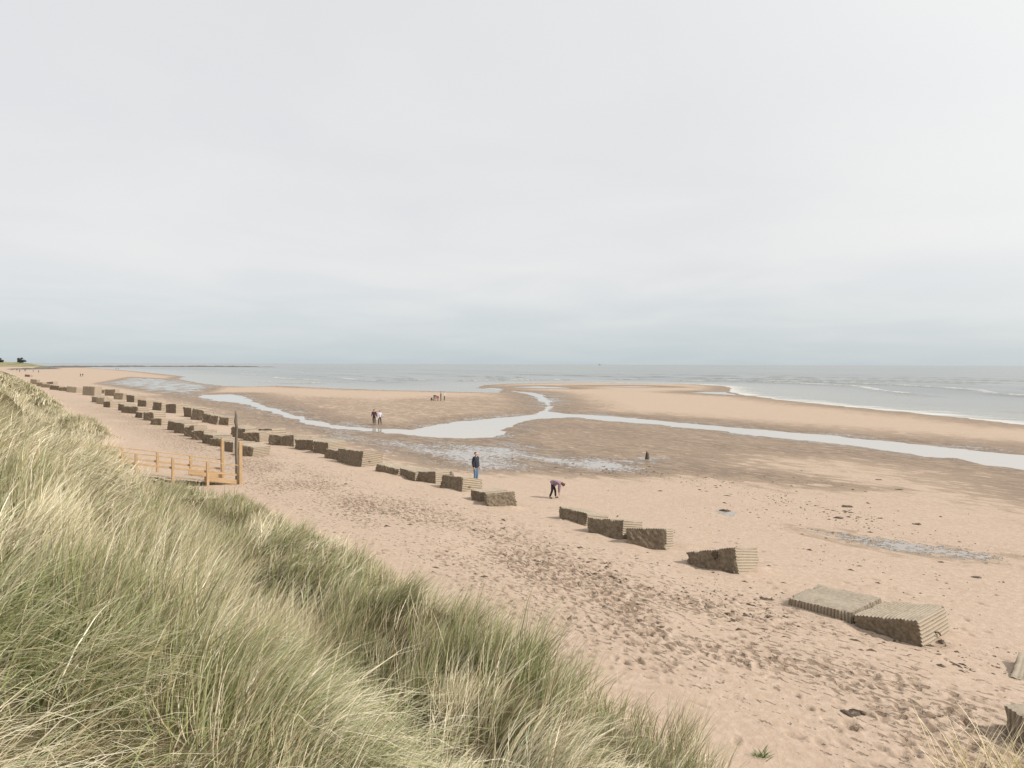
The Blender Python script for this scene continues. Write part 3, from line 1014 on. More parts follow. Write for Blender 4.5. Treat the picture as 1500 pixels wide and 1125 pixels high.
bpy.context.view_layer.update()
for wv, k0, lab, tall in ((0.0, 0.0, 'pale timber handrail on the near side of the beach ramp', 3.18),
                          (2.5, 0.2, 'pale timber handrail on the far side of the beach ramp', 3.1)):
    f = empty('ramp_handrail', rp(k0, wv, 1.0))
    tag(f, lab, 'handrail', 'handrails of the beach ramp')
    bpy.context.view_layer.update()
    for j in range(6):
        k = k0 + 1.56 * j
        beam('post', rp(k, wv, rz_(k) - 0.5), rp(k, wv, tall if j == 0 else rz_(k) + 0.93), 0.12 if j else 0.16, 0.12 if j else 0.16, M_TIMBER, f)
    kE = k0 + 1.56 * 5 + 0.3
    sgn = -1 if wv == 0 else 1
    beam('top_rail', rp(k0 + 0.10, wv, rz_(k0) + 0.965), rp(kE, wv, rz_(kE) + 0.965), 0.10, 0.045, M_TIMBER, f)
    beam('mid_rail', rp(k0 + 0.10, wv + 0.09, rz_(k0) + 0.47), rp(kE, wv + 0.09, rz_(kE) + 0.47), 0.045, 0.10, M_TIMBER, f)
    beam('kick_board', rp(k0 + 0.05, wv + (0.09 if wv == 0 else -0.09), rz_(k0) + 0.10), rp(k0 + 1.7, wv + (0.09 if wv == 0 else -0.09), rz_(k0 + 1.7) + 0.10), 0.045, 0.22, M_TIMBER, f)
dk = empty('boardwalk_ramp', rp(0, 1.25, 1.0))
tag(dk, 'timber boardwalk ramp of cross planks between the handrails', 'boardwalk')
bpy.context.view_layer.update()
for j in range(52):
    k = 0.12 + 0.16 * j
    beam('plank', rp(k, 0.16, rz_(k) - 0.07), rp(k, 2.34, rz_(k) - 0.07), 0.145, 0.04, M_DECK, dk)
pp = on_z(348.5, 703, 1.0)
pole = tube('weathered_pole', [(0, 0, -0.6), (0.01, 0, 0.8), (-0.02, 0, 1.9), (0.02, 0.0, 2.75), (-0.03, 0, 3.05), (-0.01, 0, 3.4), (-0.05, 0, 3.62)],
            [0.085, 0.08, 0.075, 0.07, 0.09, 0.06, 0.035], M_OLDWOOD, None, 10)
pole.location = (pp[0] - 0.02, pp[1] - 0.1, 1.0)
tag(pole, 'tall dark weathered pole behind the end post of the ramp rail', 'pole')
pk = place(352, 640)
pl = beam('driftwood_plank', (pk[0] - 0.2, pk[1] - 0.4, pk[2] + 0.35), (pk[0] + 0.55, pk[1] + 0.5, pk[2] + 1.25), 0.2, 0.06, M_TIMBER, None)
tag(pl, 'short pale plank propped on the block heap behind the pole', 'plank')

# old stump standing in a puddle on the flats
sp = place(948, 672.5)
st = tube('wooden_stump', [(0, 0, -0.3), (0, 0, 0.05), (0.01, 0, 0.25), (0.02, 0, 0.42), (-0.03, 0, 0.52), (-0.05, 0, 0.58)], [0.2, 0.165, 0.14, 0.12, 0.07, 0.03], M_WEED, None, 9)
st.location = sp
tag(st, 'small black weed-covered stump in a puddle on the flats', 'stump')

# ------------------------------------------------------------------ seaweed and wrack on the sand
def weed_np(centres, size, zoff=0.006):
    V, F = [], []
    base = 0
    for (x, y, z), sz in zip(centres, size):
        n = 7
        ang = np.sort(rng.uniform(0, 2 * math.pi, n))
        rad = sz * rng.uniform(0.35, 1.0, n)
        th = rng.normal(2.2, 0.7)
        ex = rng.uniform(1.0, 2.3)
        px_, py_ = np.cos(ang) * rad * ex, np.sin(ang) * rad * 0.6
        X = x + px_ * math.cos(th) - py_ * math.sin(th)
        Y = y + px_ * math.sin(th) + py_ * math.cos(th)
        V.append(np.stack([X, Y, np.full(n, z - 0.01)], 1))
        V.append(np.array([[x, y, z + zoff + sz * rng.uniform(0.12, 0.4)]]))
        k = np.arange(n)
        F.append(np.stack([base + k, base + (k + 1) % n, np.full(n, base + n)], 1))
        base += n + 1
    return np.concatenate(V), np.concatenate(F)


cen, siz = [], []
WRACK = [((1000, 690), (1300, 760), 430, 16), ((690, 668), (980, 694), 170, 9), ((880, 684), (1080, 712), 130, 10), ((1130, 740), (1480, 800), 130, 18),
         ((600, 760), (1130, 940), 420, 30), ((1000, 850), (1480, 1000), 260, 40), ((1180, 800), (1460, 860), 60, 20), ((450, 700), (640, 800), 130, 20)]
for (a0, b0), (a1, b1), n, spread in WRACK:
    for _ in range(n):
        u = rng.random()
        px = a0 + (a1 - a0) * u + rng.normal(0, spread)
        py = b0 + (b1 - b0) * (u if rng.random() < 0.65 else rng.random()) + rng.normal(0, spread * 0.4)
        g = on_z(px, py, 0.3)
        cen.append(g)
        siz.append(float(np.clip(rng.lognormal(-2.9, 0.5), 0.02, 0.17)))
cen = np.array(cen)
s_c, t_c = ST(cen[:, 0], cen[:, 1])
keep = (t_c > 9.8) & (cen[:, 1] < 75)
cen, siz = cen[keep], np.array(siz)[keep]
cen[:, 2] = H(cen[:, 0], cen[:, 1])
keep = cen[:, 2] > -0.03
v_, f_ = weed_np(cen[keep], siz[keep])
wr = mesh_np('seaweed_wrack', v_, f_, M_WEED, smooth=False)
tag(wr, 'scattered dark seaweed scraps washed up over the sand', kind='stuff')

for i, (px, py, sz, lab) in enumerate([
        (968, 919, 0.13, 'dark seaweed clump on trampled sand in front of the nearest slab'),
        (1432, 846, 0.22, 'dark seaweed clump beyond the right hand block near the puddle edge'),
        (1344, 768, 0.30, 'dark seaweed clump on smooth sand above the long puddle'),
        (1240, 742, 0.5, 'widest dark seaweed patch among the wrack on the flats'),
        (1063, 748, 0.42, 'brown seaweed heap beside the small bright puddle'),
        (1228, 759, 0.34, 'dark seaweed patch just below the widest wrack patch'),
        (1288, 703, 0.26, 'small dark weed clump alone on the dry sandbar'),
        (1317, 717, 0.28, 'dark weed clump right of the lone sandbar clump'),
        (735, 774, 0.16, 'dark weed scrap on trampled sand below the bending person'),
        (1250, 1045, 0.30, 'broken patch of dark debris low on the near sand')]):
    g = place(px, py)
    bm = bmesh.new()
    for q in range(9):
        x0, y0 = rng.uniform(-sz * 0.45, sz * 0.45), rng.uniform(-sz * 0.22, sz * 0.22)
        if q == 0:
            bmesh.ops.create_icosphere(bm, subdivisions=1, radius=1.0, matrix=Matrix.Diagonal((sz * 0.6, sz * 0.3, sz * 0.09, 1)))
        m_ = Matrix.Translation((x0, y0, 0.01)) @ Matrix.Rotation(rng.uniform(0, 6), 4, 'Z') @ Matrix.Diagonal((sz * rng.uniform(0.25, 0.6), sz * rng.uniform(0.12, 0.25), sz * rng.uniform(0.06, 0.16), 1))
        bmesh.ops.create_icosphere(bm, subdivisions=1, radius=1.0, matrix=m_)
    for v in bm.verts:
        v.co += Vector((rng.normal(0, sz * 0.05), rng.normal(0, sz * 0.05), rng.normal(0, sz * 0.02)))
    o = bm_obj('seaweed_clump', bm, M_WEED)
    o.location = g
    tag(o, lab, 'seaweed', 'larger seaweed clumps on the sand')

# ------------------------------------------------------------------ marram grass
WIND = np.array([0.97, 0.10])


def blades(base, length, lean, bend, wdir, width, colr, levels, tipc):
    """tapered ribbon per blade, returns verts, faces, colours"""
    n = len(base)
    u = np.linspace(0, 1, levels + 1)
    pos = np.zeros((n, levels + 1, 3))
    p = base.copy()
    pos[:, 0] = p
    for k in range(levels):
        th = lean + bend * (u[k] + u[k + 1]) * 0.5 * 1.3
        st_ = length / levels
        p = p + np.stack([np.sin(th) * wdir[:, 0] * st_, np.sin(th) * wdir[:, 1] * st_, np.cos(th) * st_], 1)
        pos[:, k + 1] = p
    phi = rng.uniform(0, math.pi, n)
    # ribbon direction: horizontal, turned at random
    rd = np.stack([np.cos(phi), np.sin(phi), np.zeros(n)], 1)
    taper = np.array([0.75 + 0.25 * math.sin(min(1, x * 2) * math.pi / 2) if x < 0.5 else 1.0 - 0.75 * ((x - 0.5) / 0.5) for x in u])
    wv = width[:, None] * taper[None] * 0.5
    nv = 2 * levels + 1
    V = np.zeros((n, nv, 3))
    C = np.ones((n, nv, 4))
    for k in range(levels):
        V[:, 2 * k] = pos[:, k] - rd * wv[:, k:k + 1]
        V[:, 2 * k + 1] = pos[:, k] + rd * wv[:, k:k + 1]
        cc = colr * (1 - u[k]) + tipc * u[k]
        C[:, 2 * k, :3] = cc
        C[:, 2 * k + 1, :3] = cc
    V[:, nv - 1] = pos[:, levels]
    C[:, nv - 1, :3] = tipc
    off = (np.arange(n) * nv)[:, None]
    q = np.concatenate([off + np.array([[2 * k, 2 * k + 1, 2 * k + 3, 2 * k + 2]]) for k in range(levels - 1)]) if levels > 1 else np.zeros((0, 4), int)
    tr = off + np.array([[2 * levels - 2, 2 * levels - 1, 2 * levels]])
    return V.reshape(-1, 3), q, tr, C.reshape(-1, 4)


GREEN = np.array([0.06, 0.11, 0.022])
GREEN2 = np.array([0.28, 0.34, 0.10])
STRAW = np.array([0.58, 0.485, 0.275])
PALE = np.array([0.84, 0.76, 0.57])
BROWN = np.array([0.21, 0.135, 0.075])
HUM = [(-0.7, 3.5, 1.0), (0.05, 4.2, 0.9), (-1.6, 4.3, 0.7)]            # hummocks where the wind has laid the blades flat


def grass_zone(r0, r1, clump_density, per_clump, width, levels, az0=-50, az1=44, tmin=-16, spread=0.16):
    area = 0.5 * math.radians(az1 - az0) * (r1 ** 2 - r0 ** 2)
    nc = int(area * clump_density)
    r = np.sqrt(rng.uniform(r0 ** 2, r1 ** 2, nc))
    a = np.radians(rng.uniform(az0, az1, nc))
    x, y = r * np.sin(a), r * np.cos(a)
    s, t = ST(x, y)
    tt = t - (toe(s) - 9.5) + 1.6 * (fbm(s * 0.22, t * 0.15, 11, 3) - 0.5)
    patch = fbm(x * 0.9, y * 0.9, 81, 3)
    k, ww = ramp_k(x, y), ramp_w(x, y)
    onramp = (ww > -0.35) & (ww < 3.6) & (k > -1) & (k < 9.5)
    p = sstep(9.7, 8.0, tt) * (0.30 + 0.55 * sstep(5, 2.5, r) + 0.70 * sstep(0.3, 0.55, patch))
    keep = (rng.random(nc) < p) & ~onramp & (t > tmin)
    x, y, r, patch, tt = x[keep], y[keep], r[keep], patch[keep], tt[keep]
    nc = len(x)
    m = per_clump
    n = nc * m
    ci = np.repeat(np.arange(nc), m)
    ox, oy = rng.normal(0, spread, n), rng.normal(0, spread, n)
    bx, by = x[ci] + ox, y[ci] + oy
    ok = np.hypot(bx, by) > 0.9
    ci, bx, by, ox, oy = ci[ok], bx[ok], by[ok], ox[ok], oy[ok]
    n = len(ci)
    bz = H(bx, by) - 0.03
    hgt = (0.30 + 1.1 * sstep(0.2, 0.8, fbm(x * 0.75, y * 0.75, 82, 3)))[ci] * rng.uniform(0.6, 1.15, n)
    hgt = np.maximum(hgt, (0.72 * sstep(6.0, 3.0, r))[ci] * rng.uniform(0.8, 1.25, n))
    hgt *= (0.62 + 0.38 * sstep(9.6, 7.0, tt))[ci]
    hgt *= (1 - 0.3 * np.exp(-((s[keep] - 33.5) / 4.5) ** 2) * sstep(3.0, 5.5, tt))[ci]
    hgt *= (1 - 0.25 * sstep(11, 16, r))[ci]
    hgt *= (rng.uniform(0.7, 1.2, nc) * (1 + 0.15 * sstep(6, 2, r)))[ci]
    ang = (1.5 * (fbm(x * 0.35, y * 0.35, 83, 2) - 0.5))[ci] + rng.normal(0, 0.5, n)
    wd = np.stack([WIND[0] * np.cos(ang) - WIND[1] * np.sin(ang), WIND[0] * np.sin(ang) + WIND[1] * np.cos(ang)], 1)
    wd = wd * 1.0 + np.stack([ox, oy], 1) * 1.6
    wd /= np.linalg.norm(wd, axis=1)[:, None]
    lay = np.zeros(n)
    for hx, hy, hr in HUM:
        lay = np.maximum(lay, np.exp(-((bx - hx) ** 2 + (by - hy) ** 2) / hr ** 2))
    gust = (fbm(x * 0.6 + 7, y * 0.6, 84, 3))[ci]
    lean = 0.06 + 0.42 * sstep(0.35, 0.75, gust) + rng.normal(0, 0.24, n) + 0.6 * lay + (rng.normal(0, 0.2, nc))[ci]
    bend = 0.22 + 0.62 * sstep(0.3, 0.7, gust) + rng.uniform(0, 0.5, n) + 0.35 * lay
    # colour: each tuft leans green or straw, with dead blades mixed in
    g = (sstep(0.34, 0.66, fbm(x * 0.45 + 20, y * 0.45, 85, 3)) * 0.65 + rng.random(nc) * 0.35)[ci]
    q = rng.random(n)[:, None]
    gg = g[:, None]
    green = GREEN + (GREEN2 - GREEN) * rng.random(n)[:, None] ** 1.4
    bleach = (sstep(0.52, 0.68, fbm(x * 1.1 + 40, y * 0.5, 88, 3)))[ci][:, None]
    straw = STRAW * (0.8 + 0.2 * bleach) + (PALE - STRAW) * np.clip(rng.random(n)[:, None] ** 1.7 + 0.45 * bleach, 0, 1.1)
    dead = q > 0.36 + 0.45 * (1 - gg) - 0.26 * sstep(6, 25, r)[ci][:, None] - 0.35 * bleach
    c0 = np.where(dead, straw * 0.85, green)
    brown = (rng.random(n) < 0.08 + 0.14 * sstep(7, 3, r)[ci])[:, None]
    c0 = np.where(brown, BROWN * rng.uniform(0.8, 1.4, n)[:, None], c0)
    tip = np.where(dead, straw, green * 0.5 + straw * 0.5)
    wdt = width * rng.uniform(0.7, 1.3, n)
    return blades(np.stack([bx, by, bz], 1), hgt, lean, bend, wd, wdt, c0, levels, tip)


zones = [
    grass_zone(0.95, 5.0, 32, 40, 0.0068, 5, spread=0.11),
    grass_zone(5.0, 14.0, 15, 40, 0.0085, 4, spread=0.13),
    grass_zone(14.0, 34.0, 11, 22, 0.016, 3, spread=0.18),
    grass_zone(34.0, 90.0, 4.5, 15, 0.030, 2, spread=0.32, tmin=-7),
    grass_zone(90.0, 330.0, 0.9, 9, 0.09, 2, spread=0.5, tmin=-6),
]
V, Q, T, C = [], [], [], []
base = 0
for v_, q_, t_2, c_ in zones:
    V.append(v_)
    C.append(c_)
    Q.append(q_ + base)
    T.append(t_2 + base)
    base += len(v_)
    print('grass zone tris', 2 * len(q_) + len(t_2))
gr = mesh_np('marram_grass', np.concatenate(V), [np.concatenate(Q), np.concatenate(T)], M_GRASS, attrs={'Col': np.concatenate(C)})
tag(gr, 'wind-swept green and straw coloured marram grass covering the dune', kind='stuff')


def tuft(name, loc, n, h, lean, spread, label, straw_frac=0.8, width=0.013):
    b0 = np.stack([loc[0] + rng.normal(0, spread, n), loc[1] + rng.normal(0, spread, n), np.full(n, loc[2] - 0.05)], 1)
    an = rng.uniform(-0.5, 0.5, n) + math.pi * (rng.random(n) < 0.5)
    wd = np.stack([np.cos(an), np.sin(an) * 0.5], 1)
    d = (rng.random(n) < straw_frac)[:, None]
    c0 = np.where(d, STRAW, GREEN2 if straw_frac > 0 else GREEN)
    v, q, t3, c = blades(b0, h * rng.uniform(0.55, 1.1, n), np.abs(rng.normal(lean, 0.2, n)), rng.uniform(0.1, 0.6, n), wd, width * rng.uniform(0.7, 1.3, n), c0, 5, np.where(d, PALE, STRAW if straw_frac > 0 else GREEN * 1.6))
    o = mesh_np(name, v, [q, t3], M_GRASS, attrs={'Col': c})
    tag(o, label, 'grass tuft')
    return o


tuft('grass_tuft', (6.75, 10.0, 1.05), 80, 1.35, 0.4, 0.25, 'sparse straw grass tuft in front of the lower right corner block')
tuft('grass_tuft', (7.45, 10.0, 1.05), 80, 1.35, 0.35, 0.22, 'thin straw grass tuft at the extreme lower right edge')
wp = place(1115, 1108)
tuft('weed_plant', wp, 60, 0.22, 0.6, 0.05, 'small dark green weed on bare sand right of the dune foot', 0.0, 0.012)

# ------------------------------------------------------------------ people
def cloth(name, c, rough=0.9):
    return mat_flat(name, c, rough, 0.18, 9.0)


C_NAVY = cloth('navy_cloth', (0.018, 0.02, 0.032))
C_JEANS = cloth('blue_denim', (0.10, 0.17, 0.25))
C_MAUVE = cloth('mauve_knit', (0.22, 0.15, 0.19))
C_BLACK = cloth('black_cloth', (0.015, 0.014, 0.015))
C_MAROON = cloth('dark_maroon_cloth', (0.05, 0.018, 0.025))
C_LILAC = cloth('pale_lilac_cloth', (0.46, 0.43, 0.52))
C_RED = cloth('red_cloth', (0.34, 0.035, 0.04))
C_PALE = cloth('pale_cloth', (0.5, 0.5, 0.46))
C_GREY = cloth('grey_cloth', (0.14, 0.14, 0.15))
C_HAIRD = cloth('dark_hair', (0.04, 0.026, 0.018))
C_HAIRB = cloth('brown_hair', (0.12, 0.07, 0.035))

POSE = {
    'stand': dict(pel=(0, 0, .95), wai=(0, 0, 1.10), che=(0.0, 0, 1.32), nec=(0.0, 0, 1.50), hea=(0.025, 0, 1.63), top=(0.015, 0, 1.72),
                  sho=(0, .19, 1.43), elb=(-.03, .26, 1.15), wri=(.05, .26, .91), han=(.08, .25, .83),
                  hip=(0, .095, .92), kne=(.02, .11, .50), ank=(-.02, .115, .09), toe=(.15, .14, .035), d=(0, 0, 0, 0)),
    'walk': dict(pel=(0, 0, .94), wai=(0.01, 0, 1.09), che=(0.03, 0, 1.31), nec=(0.04, 0, 1.49), hea=(0.07, 0, 1.62), top=(0.06, 0, 1.71),
                 sho=(.02, .19, 1.42), elb=(-.02, .25, 1.14), wri=(.06, .25, .91), han=(.09, .24, .83),
                 hip=(0, .095, .91), kne=(.05, .10, .50), ank=(-.02, .10, .09), toe=(.14, .12, .035), d=(.16, .12, .22, .3)),
    'bend': dict(pel=(-.05, 0, .88), wai=(.05, 0, .98), che=(.30, 0, 1.0), nec=(.47, 0, .93), hea=(.60, 0, .84), top=(.68, 0, .80),
                 sho=(.40, .18, .95), elb=(.36, .19, .64), wri=(.36, .15, .36), han=(.37, .13, .26),
                 hip=(-.05, .10, .86), kne=(.02, .13, .47), ank=(-.04, .14, .09), toe=(.13, .16, .035), d=(.17, .0, .30, .04)),
    'crouch': dict(pel=(-.15, 0, .38), wai=(-.08, 0, .50), che=(.06, 0, .70), nec=(.14, 0, .85), hea=(.20, 0, .96), top=(.21, 0, 1.05),
                   sho=(.08, .18, .78), elb=(.22, .22, .54), wri=(.38, .16, .42), han=(.45, .13, .36),
                   hip=(-.15, .10, .36), kne=(.24, .15, .46), ank=(-.02, .14, .09), toe=(.15, .16, .035), d=(0, 0, 0, 0)),
}


def skin_mesh(name, chains, mat, parent, sub=1):
    """chains: lists of (point, radius or (rx, ry)); shared points are welded, first point is the root"""
    pts, rad, edges, key = [], [], [], {}
    for ch in chains:
        prev = None
        for p, r in ch:
            kk = tuple(round(c, 4) for c in p)
            if kk not in key:
                key[kk] = len(pts)
                pts.append(p)
                rad.append(r if isinstance(r, tuple) else (r, r))
            i_ = key[kk]
            if prev is not None and prev != i_:
                edges.append((prev, i_))
            prev = i_
    me = bpy.data.meshes.new(name)
    me.from_pydata([Vector(p) for p in pts], edges, [])
    o = bpy.data.objects.new(name, me)
    col.objects.link(o)
    o.modifiers.new('skin', 'SKIN')
    sv = me.skin_vertices[0].data
    for i_, r in enumerate(rad):
        sv[i_].radius = r
        sv[i_].use_root = (i_ == 0)
    md = o.modifiers.new('sub', 'SUBSURF')
    md.levels = sub
    md.render_levels = sub
    me.materials.append(mat)
    if parent is not None:
        o.parent = parent
    return o


def person(loc, face, pose, scale, jacket, trousers, hair, label, group=None, detail=True, bag=None, long_hair=False, bulk=1.0):
    """face: heading angle of the body in the ground plane"""
    root = empty('person', loc, face)
    root.scale = (scale,) * 3
    tag(root, label, 'person', group)
    J = POSE[pose]
    dk_, da, dw, dx = J['d']

    def jt(n, sd):
        x, y, z = J[n]
        if n in ('kne', 'ank', 'toe') and pose in ('walk', 'bend'):
            k = {'kne': 0.5, 'ank': 1.0, 'toe': 1.0}[n]
            x += sd * dk_ * k
        if n in ('elb', 'wri', 'han') and pose == 'walk':
            k = {'elb': 0.4, 'wri': 1.0, 'han': 1.15}[n]
            x -= sd * da * k
        return (x, y * sd, z)
    pel, wai, che, nec, hea, top = (J[n] for n in ('pel', 'wai', 'che', 'nec', 'hea', 'top'))
    hv = Vector(top) - Vector(nec)
    fwd = Vector((hv.z, 0, -hv.x)).normalized() if pose != 'stand' else Vector((1, 0, 0))
    if hv.z < 0.02:
        fwd = Vector((0, 0, -1))
    nose = tuple(Vector(hea) + fwd * 0.105)
    body = [[(pel, .12), (wai, .10), (che, .11), (nec, .05), (hea, .085), (top, .06)], [(hea, .085), (nose, .018)]]
    for sd in (1, -1):
        ear = tuple(Vector(hea) + Vector((0, sd * .092, 0)))
        body.append([(hea, .085), (ear, .016)])
        body.append([(pel, .12), (jt('hip', sd), .085), (jt('kne', sd), .055), (jt('ank', sd), .038), (jt('toe', sd), .03)])
        body.append([(che, .11), (jt('sho', sd), .06), (jt('elb', sd), .04), (jt('wri', sd), .027), (jt('han', sd), .03)])
        if detail:
            w_, h_ = Vector(jt('wri', sd)), Vector(jt('han', sd))
            dr = (h_ - w_).normalized()
            sidev = Vector((1, 0, 0)) if abs(dr.x) < 0.7 else Vector((0, 0, 1))
            for fi in range(4):
                r0 = h_ + sidev * (0.024 - 0.016 * fi)
                ln = (0.030, 0.036, 0.034, 0.026)[fi]
                m1 = r0 + dr * ln
                m2 = m1 + (dr * 0.8 + Vector((0, -sd * 0.6, 0))).normalized() * ln * 0.8
                body.append([(tuple(h_), .03), (tuple(r0 + dr * 0.012), .009), (tuple(m1), .008), (tuple(m2), .007)])
            th0 = w_ + (h_ - w_) * 0.45 + sidev * 0.035
            body.append([(tuple(w_), .027), (tuple(th0), .010), (tuple(th0 + dr * 0.03 + sidev * 0.015), .008)])
    skin_mesh('body', body, M_SKIN, root)
    # clothing follows the same skeleton, a little fuller
    B_ = lambda a_, b_3: (a_ * bulk, b_3 * bulk)
    jk = [[(tuple(Vector(pel) - (Vector(wai) - Vector(pel)) * 0.35), B_(.165, .19)), (pel, B_(.16, .19)), (wai, B_(.15, .18)), (che, B_(.15, .19)), (tuple(Vector(che).lerp(Vector(nec), 0.75)), .085)]]
    for sd in (1, -1):
        jk.append([(che, B_(.15, .19)), (jt('sho', sd), .085 * bulk), (jt('elb', sd), .066 * bulk), (jt('wri', sd), .048)])
    skin_mesh('jacket', jk, jacket, root)
    tr_ = [[(tuple(Vector(pel).lerp(Vector(wai), 0.3)), .145), (pel, .145)]]
    for sd in (1, -1):
        tr_.append([(pel, .145), (jt('hip', sd), .10), (jt('kne', sd), .075), (jt('ank', sd), .062)])
    skin_mesh('trousers', tr_, trousers, root)
    for sd in (1, -1):
        a_, t2 = jt('ank', sd), jt('toe', sd)
        skin_mesh('shoe', [[((a_[0] - 0.03, a_[1], 0.045), .042), (tuple(Vector(a_).lerp(Vector(t2), 0.5)), .045), (t2, .036)]], C_BLACK, root)
    up = (Vector(top) - Vector(hea)).normalized()
    back = -fwd
    hc = [(tuple(Vector(hea) + back * 0.05 - up * 0.03), .095), (tuple(Vector(hea) + back * 0.025 + up * 0.04), .108), (tuple(Vector(top) + up * 0.02), .075)]
    hchains = [hc]
    if long_hair:
        hchains.append([hc[0], (tuple(Vector(hea) + back * 0.07 - up * 0.14), .06)])
    skin_mesh('hair', hchains, hair, root)
    if detail:
        for sd in (1, -1):
            bm = bmesh.new()
            bmesh.ops.create_icosphere(bm, subdivisions=1, radius=0.011)
            e_ = bm_obj('eye', bm, C_BLACK, root, True)
            e_.location = Vector(hea) + fwd * 0.082 + Vector((0, sd * 0.032, 0)) + up * 0.01
    if bag is not None:
        skin_mesh('shoulder_bag', [[((-.10, .24, 1.0), (.09, .12)), ((-.12, .25, .78), (.09, .13))]], bag, root)
    return root


g = place(697, 709)
person(g, math.radians(-28), 'stand', 1.06, C_NAVY, C_JEANS, C_HAIRD, 'person in dark navy jacket and blue jeans standing behind a block', bulk=1.2)
g = place(810.5, 730)
person(g, math.radians(-8), 'bend', 0.85, C_MAUVE, C_BLACK, C_HAIRB, 'person in mauve jumper and black trousers bending down to the sand', long_hair=True, bulk=1.3)
g = place(548, 622)
person(g, math.radians(100), 'walk', 1.02, C_MAROON, C_BLACK, C_HAIRD, 'taller person in dark maroon coat by the stream, left of the pair', 'pair beside the stream')
g = place(556.5, 622)
person(g, math.radians(120), 'walk', 0.94, C_LILAC, C_BLACK, C_HAIRB, 'shorter person in pale lilac top with bag by the stream, right of the pair', 'pair beside the stream', bag=C_PALE)
for px, py, f, pose, sc, jk_, tr2, hr_, lab in [
        (632, 587.3, 10, 'crouch', 0.72, C_BLACK, C_BLACK, C_HAIRD, 'crouching figure in black at left of the family group on the sandbar'),
        (636, 587, 0, 'bend', 0.98, C_BLACK, C_GREY, C_HAIRD, 'person in black bending forward in the family group on the sandbar'),
        (641.5, 587.2, 90, 'stand', 0.60, C_RED, C_RED, C_HAIRB, 'child dressed in red in the family group on the sandbar'),
        (645.8, 586.8, 180, 'stand', 1.0, C_GREY, C_BLACK, C_HAIRD, 'person in grey top and dark trousers right of the red child'),
        (651, 587, 180, 'stand', 1.0, C_PALE, C_BLACK, C_HAIRD, 'person in pale top and dark trousers at right end of the family group')]:
    g = place(px, py)
    person(g, math.radians(f), pose, sc, jk_, tr2, hr_, lab, 'family group on the sandbar', detail=False)
FAR = [(118, 552, C_BLACK, 'left walker of the dark pair on the far sand'), (121.3, 552, C_NAVY, 'right walker of the dark pair on the far sand'),
       (170, 541.2, C_BLACK, 'left one of two tiny walkers near the reef water'), (173.5, 541.3, C_GREY, 'right one of two tiny walkers near the reef water'),
       (16.5, 543, C_NAVY, 'leftmost tiny far walker above the dune crest'), (19, 543, C_BLACK, 'second tiny far walker from the left edge'),
       (24.7, 543.5, C_MAROON, 'third tiny far walker from the left edge'), (28.8, 545.5, C_BLACK, 'fourth tiny far walker from the left edge'),
       (36, 544, C_BLACK, 'fifth tiny far walker from the left edge'), (37.8, 544, C_NAVY, 'sixth tiny far walker from the left edge'),
       (48.8, 545, C_MAROON, 'seventh tiny far walker from the left edge'), (56.5, 546, C_BLACK, 'eighth tiny far walker from the left edge')]
for i, (px, py, jk_, lab) in enumerate(FAR):
    g = on_z(px, py, 0.05)
    g = np.array([g[0], g[1], max(float(H(g[:1], g[1:2])[0]), 0.0)])
    person(g, rng.uniform(0, 6.2), 'walk', rng.uniform(0.95, 1.03), jk_, C_BLACK, C_HAIRD, lab, 'tiny walkers on the far beach', detail=False)

# ------------------------------------------------------------------ far trees and ship
M_LEAF = mat_flat('far_leaves', (0.045, 0.055, 0.04), 0.9, 0.35, 0.6)


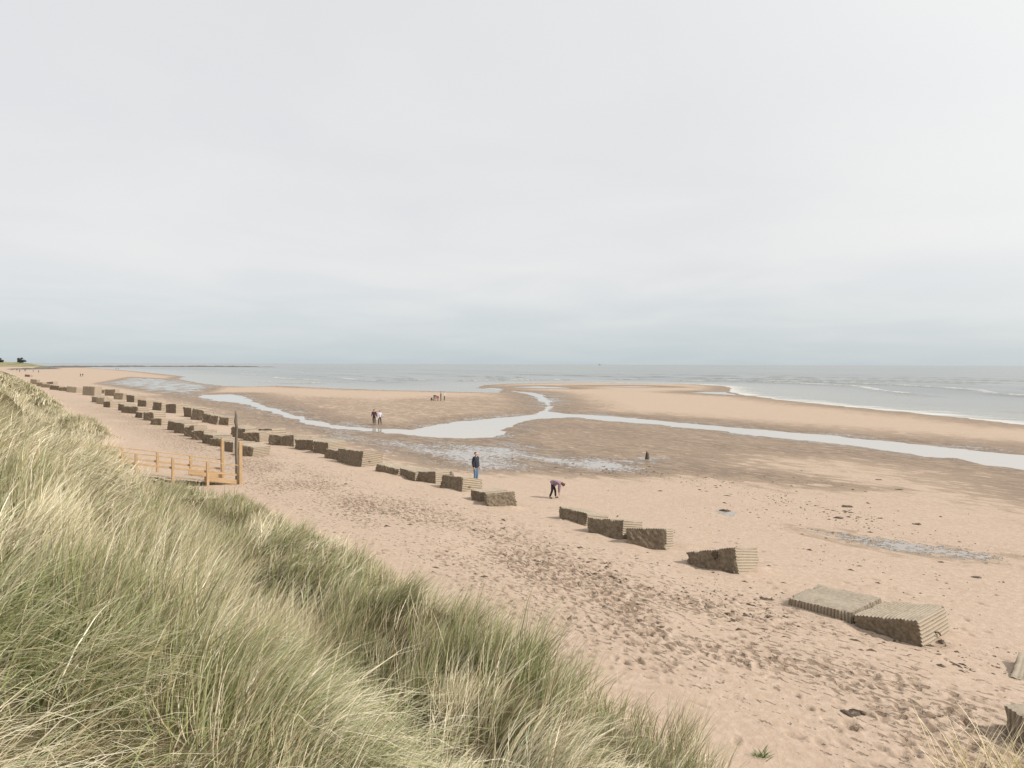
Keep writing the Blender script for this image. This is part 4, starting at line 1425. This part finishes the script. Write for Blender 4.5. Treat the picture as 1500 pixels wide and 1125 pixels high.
def tree(px, depth, h, wdt, label, seed):
    r_ = np.random.default_rng(seed)
    q = far_pt(px, depth)
    root = empty('tree', (q[0], q[1], 6.4))
    tag(root, label, 'tree')
    tube('trunk', [(0, 0, -2), (0.2, 0, h * 0.25), (0.1, 0.1, h * 0.5), (0.6, 0, h * 0.75)], [0.45, 0.35, 0.25, 0.1], M_OLDWOOD, root)
    n = 2600
    lob = np.array([(r_.normal(0, wdt * 0.33), r_.normal(0, wdt * 0.3), h * r_.uniform(0.12, 0.72)) for _ in range(16)])
    li = r_.integers(0, len(lob), n)
    d = r_.normal(0, 1, (n, 3))
    d /= np.linalg.norm(d, axis=1)[:, None]
    c = lob[li] + d * (wdt * 0.24 * r_.random(n) ** 0.4)[:, None] * np.array([1, 1, 0.7])
    e1, e2 = r_.normal(0, 0.32, (n, 3)), r_.normal(0, 0.32, (n, 3))
    v = np.stack([c - e1, c + e2, c + e1, c - e2], 1).reshape(-1, 3)
    mesh_np('crown', v, np.arange(4 * n).reshape(n, 4), M_LEAF, root, smooth=False)


tree(32, 1205, 11.0, 9.0, 'dark rounded tree standing alone on the far headland', 5)
tree(-1, 1190, 9.0, 8.0, 'dark tree cut by the left edge on the far headland', 6)

q = far_pt(879, 6500)
sh = empty('ship', (q[0], q[1], WATER_Z))
sh.scale = (0.6, 0.6, 0.6)
tag(sh, 'tiny dark ship on the horizon', 'ship')
M_HULL = mat_flat('ship_hull', (0.12, 0.13, 0.14), 0.7, 0.1)
bm = bmesh.new()
prof_ = [(-20, 0), (-22, 5), (22, 6.5), (18, 0)]
va = [bm.verts.new((x, -3.5 if abs(x) < 21 else -1.5, z)) for x, z in prof_]
vb = [bm.verts.new((x, 3.5 if abs(x) < 21 else 1.5, z)) for x, z in prof_]
bm.faces.new(va)
bm.faces.new(vb[::-1])
for k in range(4):
    bm.faces.new((va[k], vb[k], vb[(k + 1) % 4], va[(k + 1) % 4]))
bm_obj('hull', bm, M_HULL, sh)
bm = bmesh.new()
bmesh.ops.create_cube(bm, size=1.0, matrix=Matrix.Translation((-12, 0, 9)) @ Matrix.Diagonal((9, 5, 8, 1)))
bmesh.ops.create_cube(bm, size=1.0, matrix=Matrix.Translation((-12, 0, 15.5)) @ Matrix.Diagonal((2, 2, 5, 1)))
bm_obj('wheelhouse', bm, M_HULL, sh)
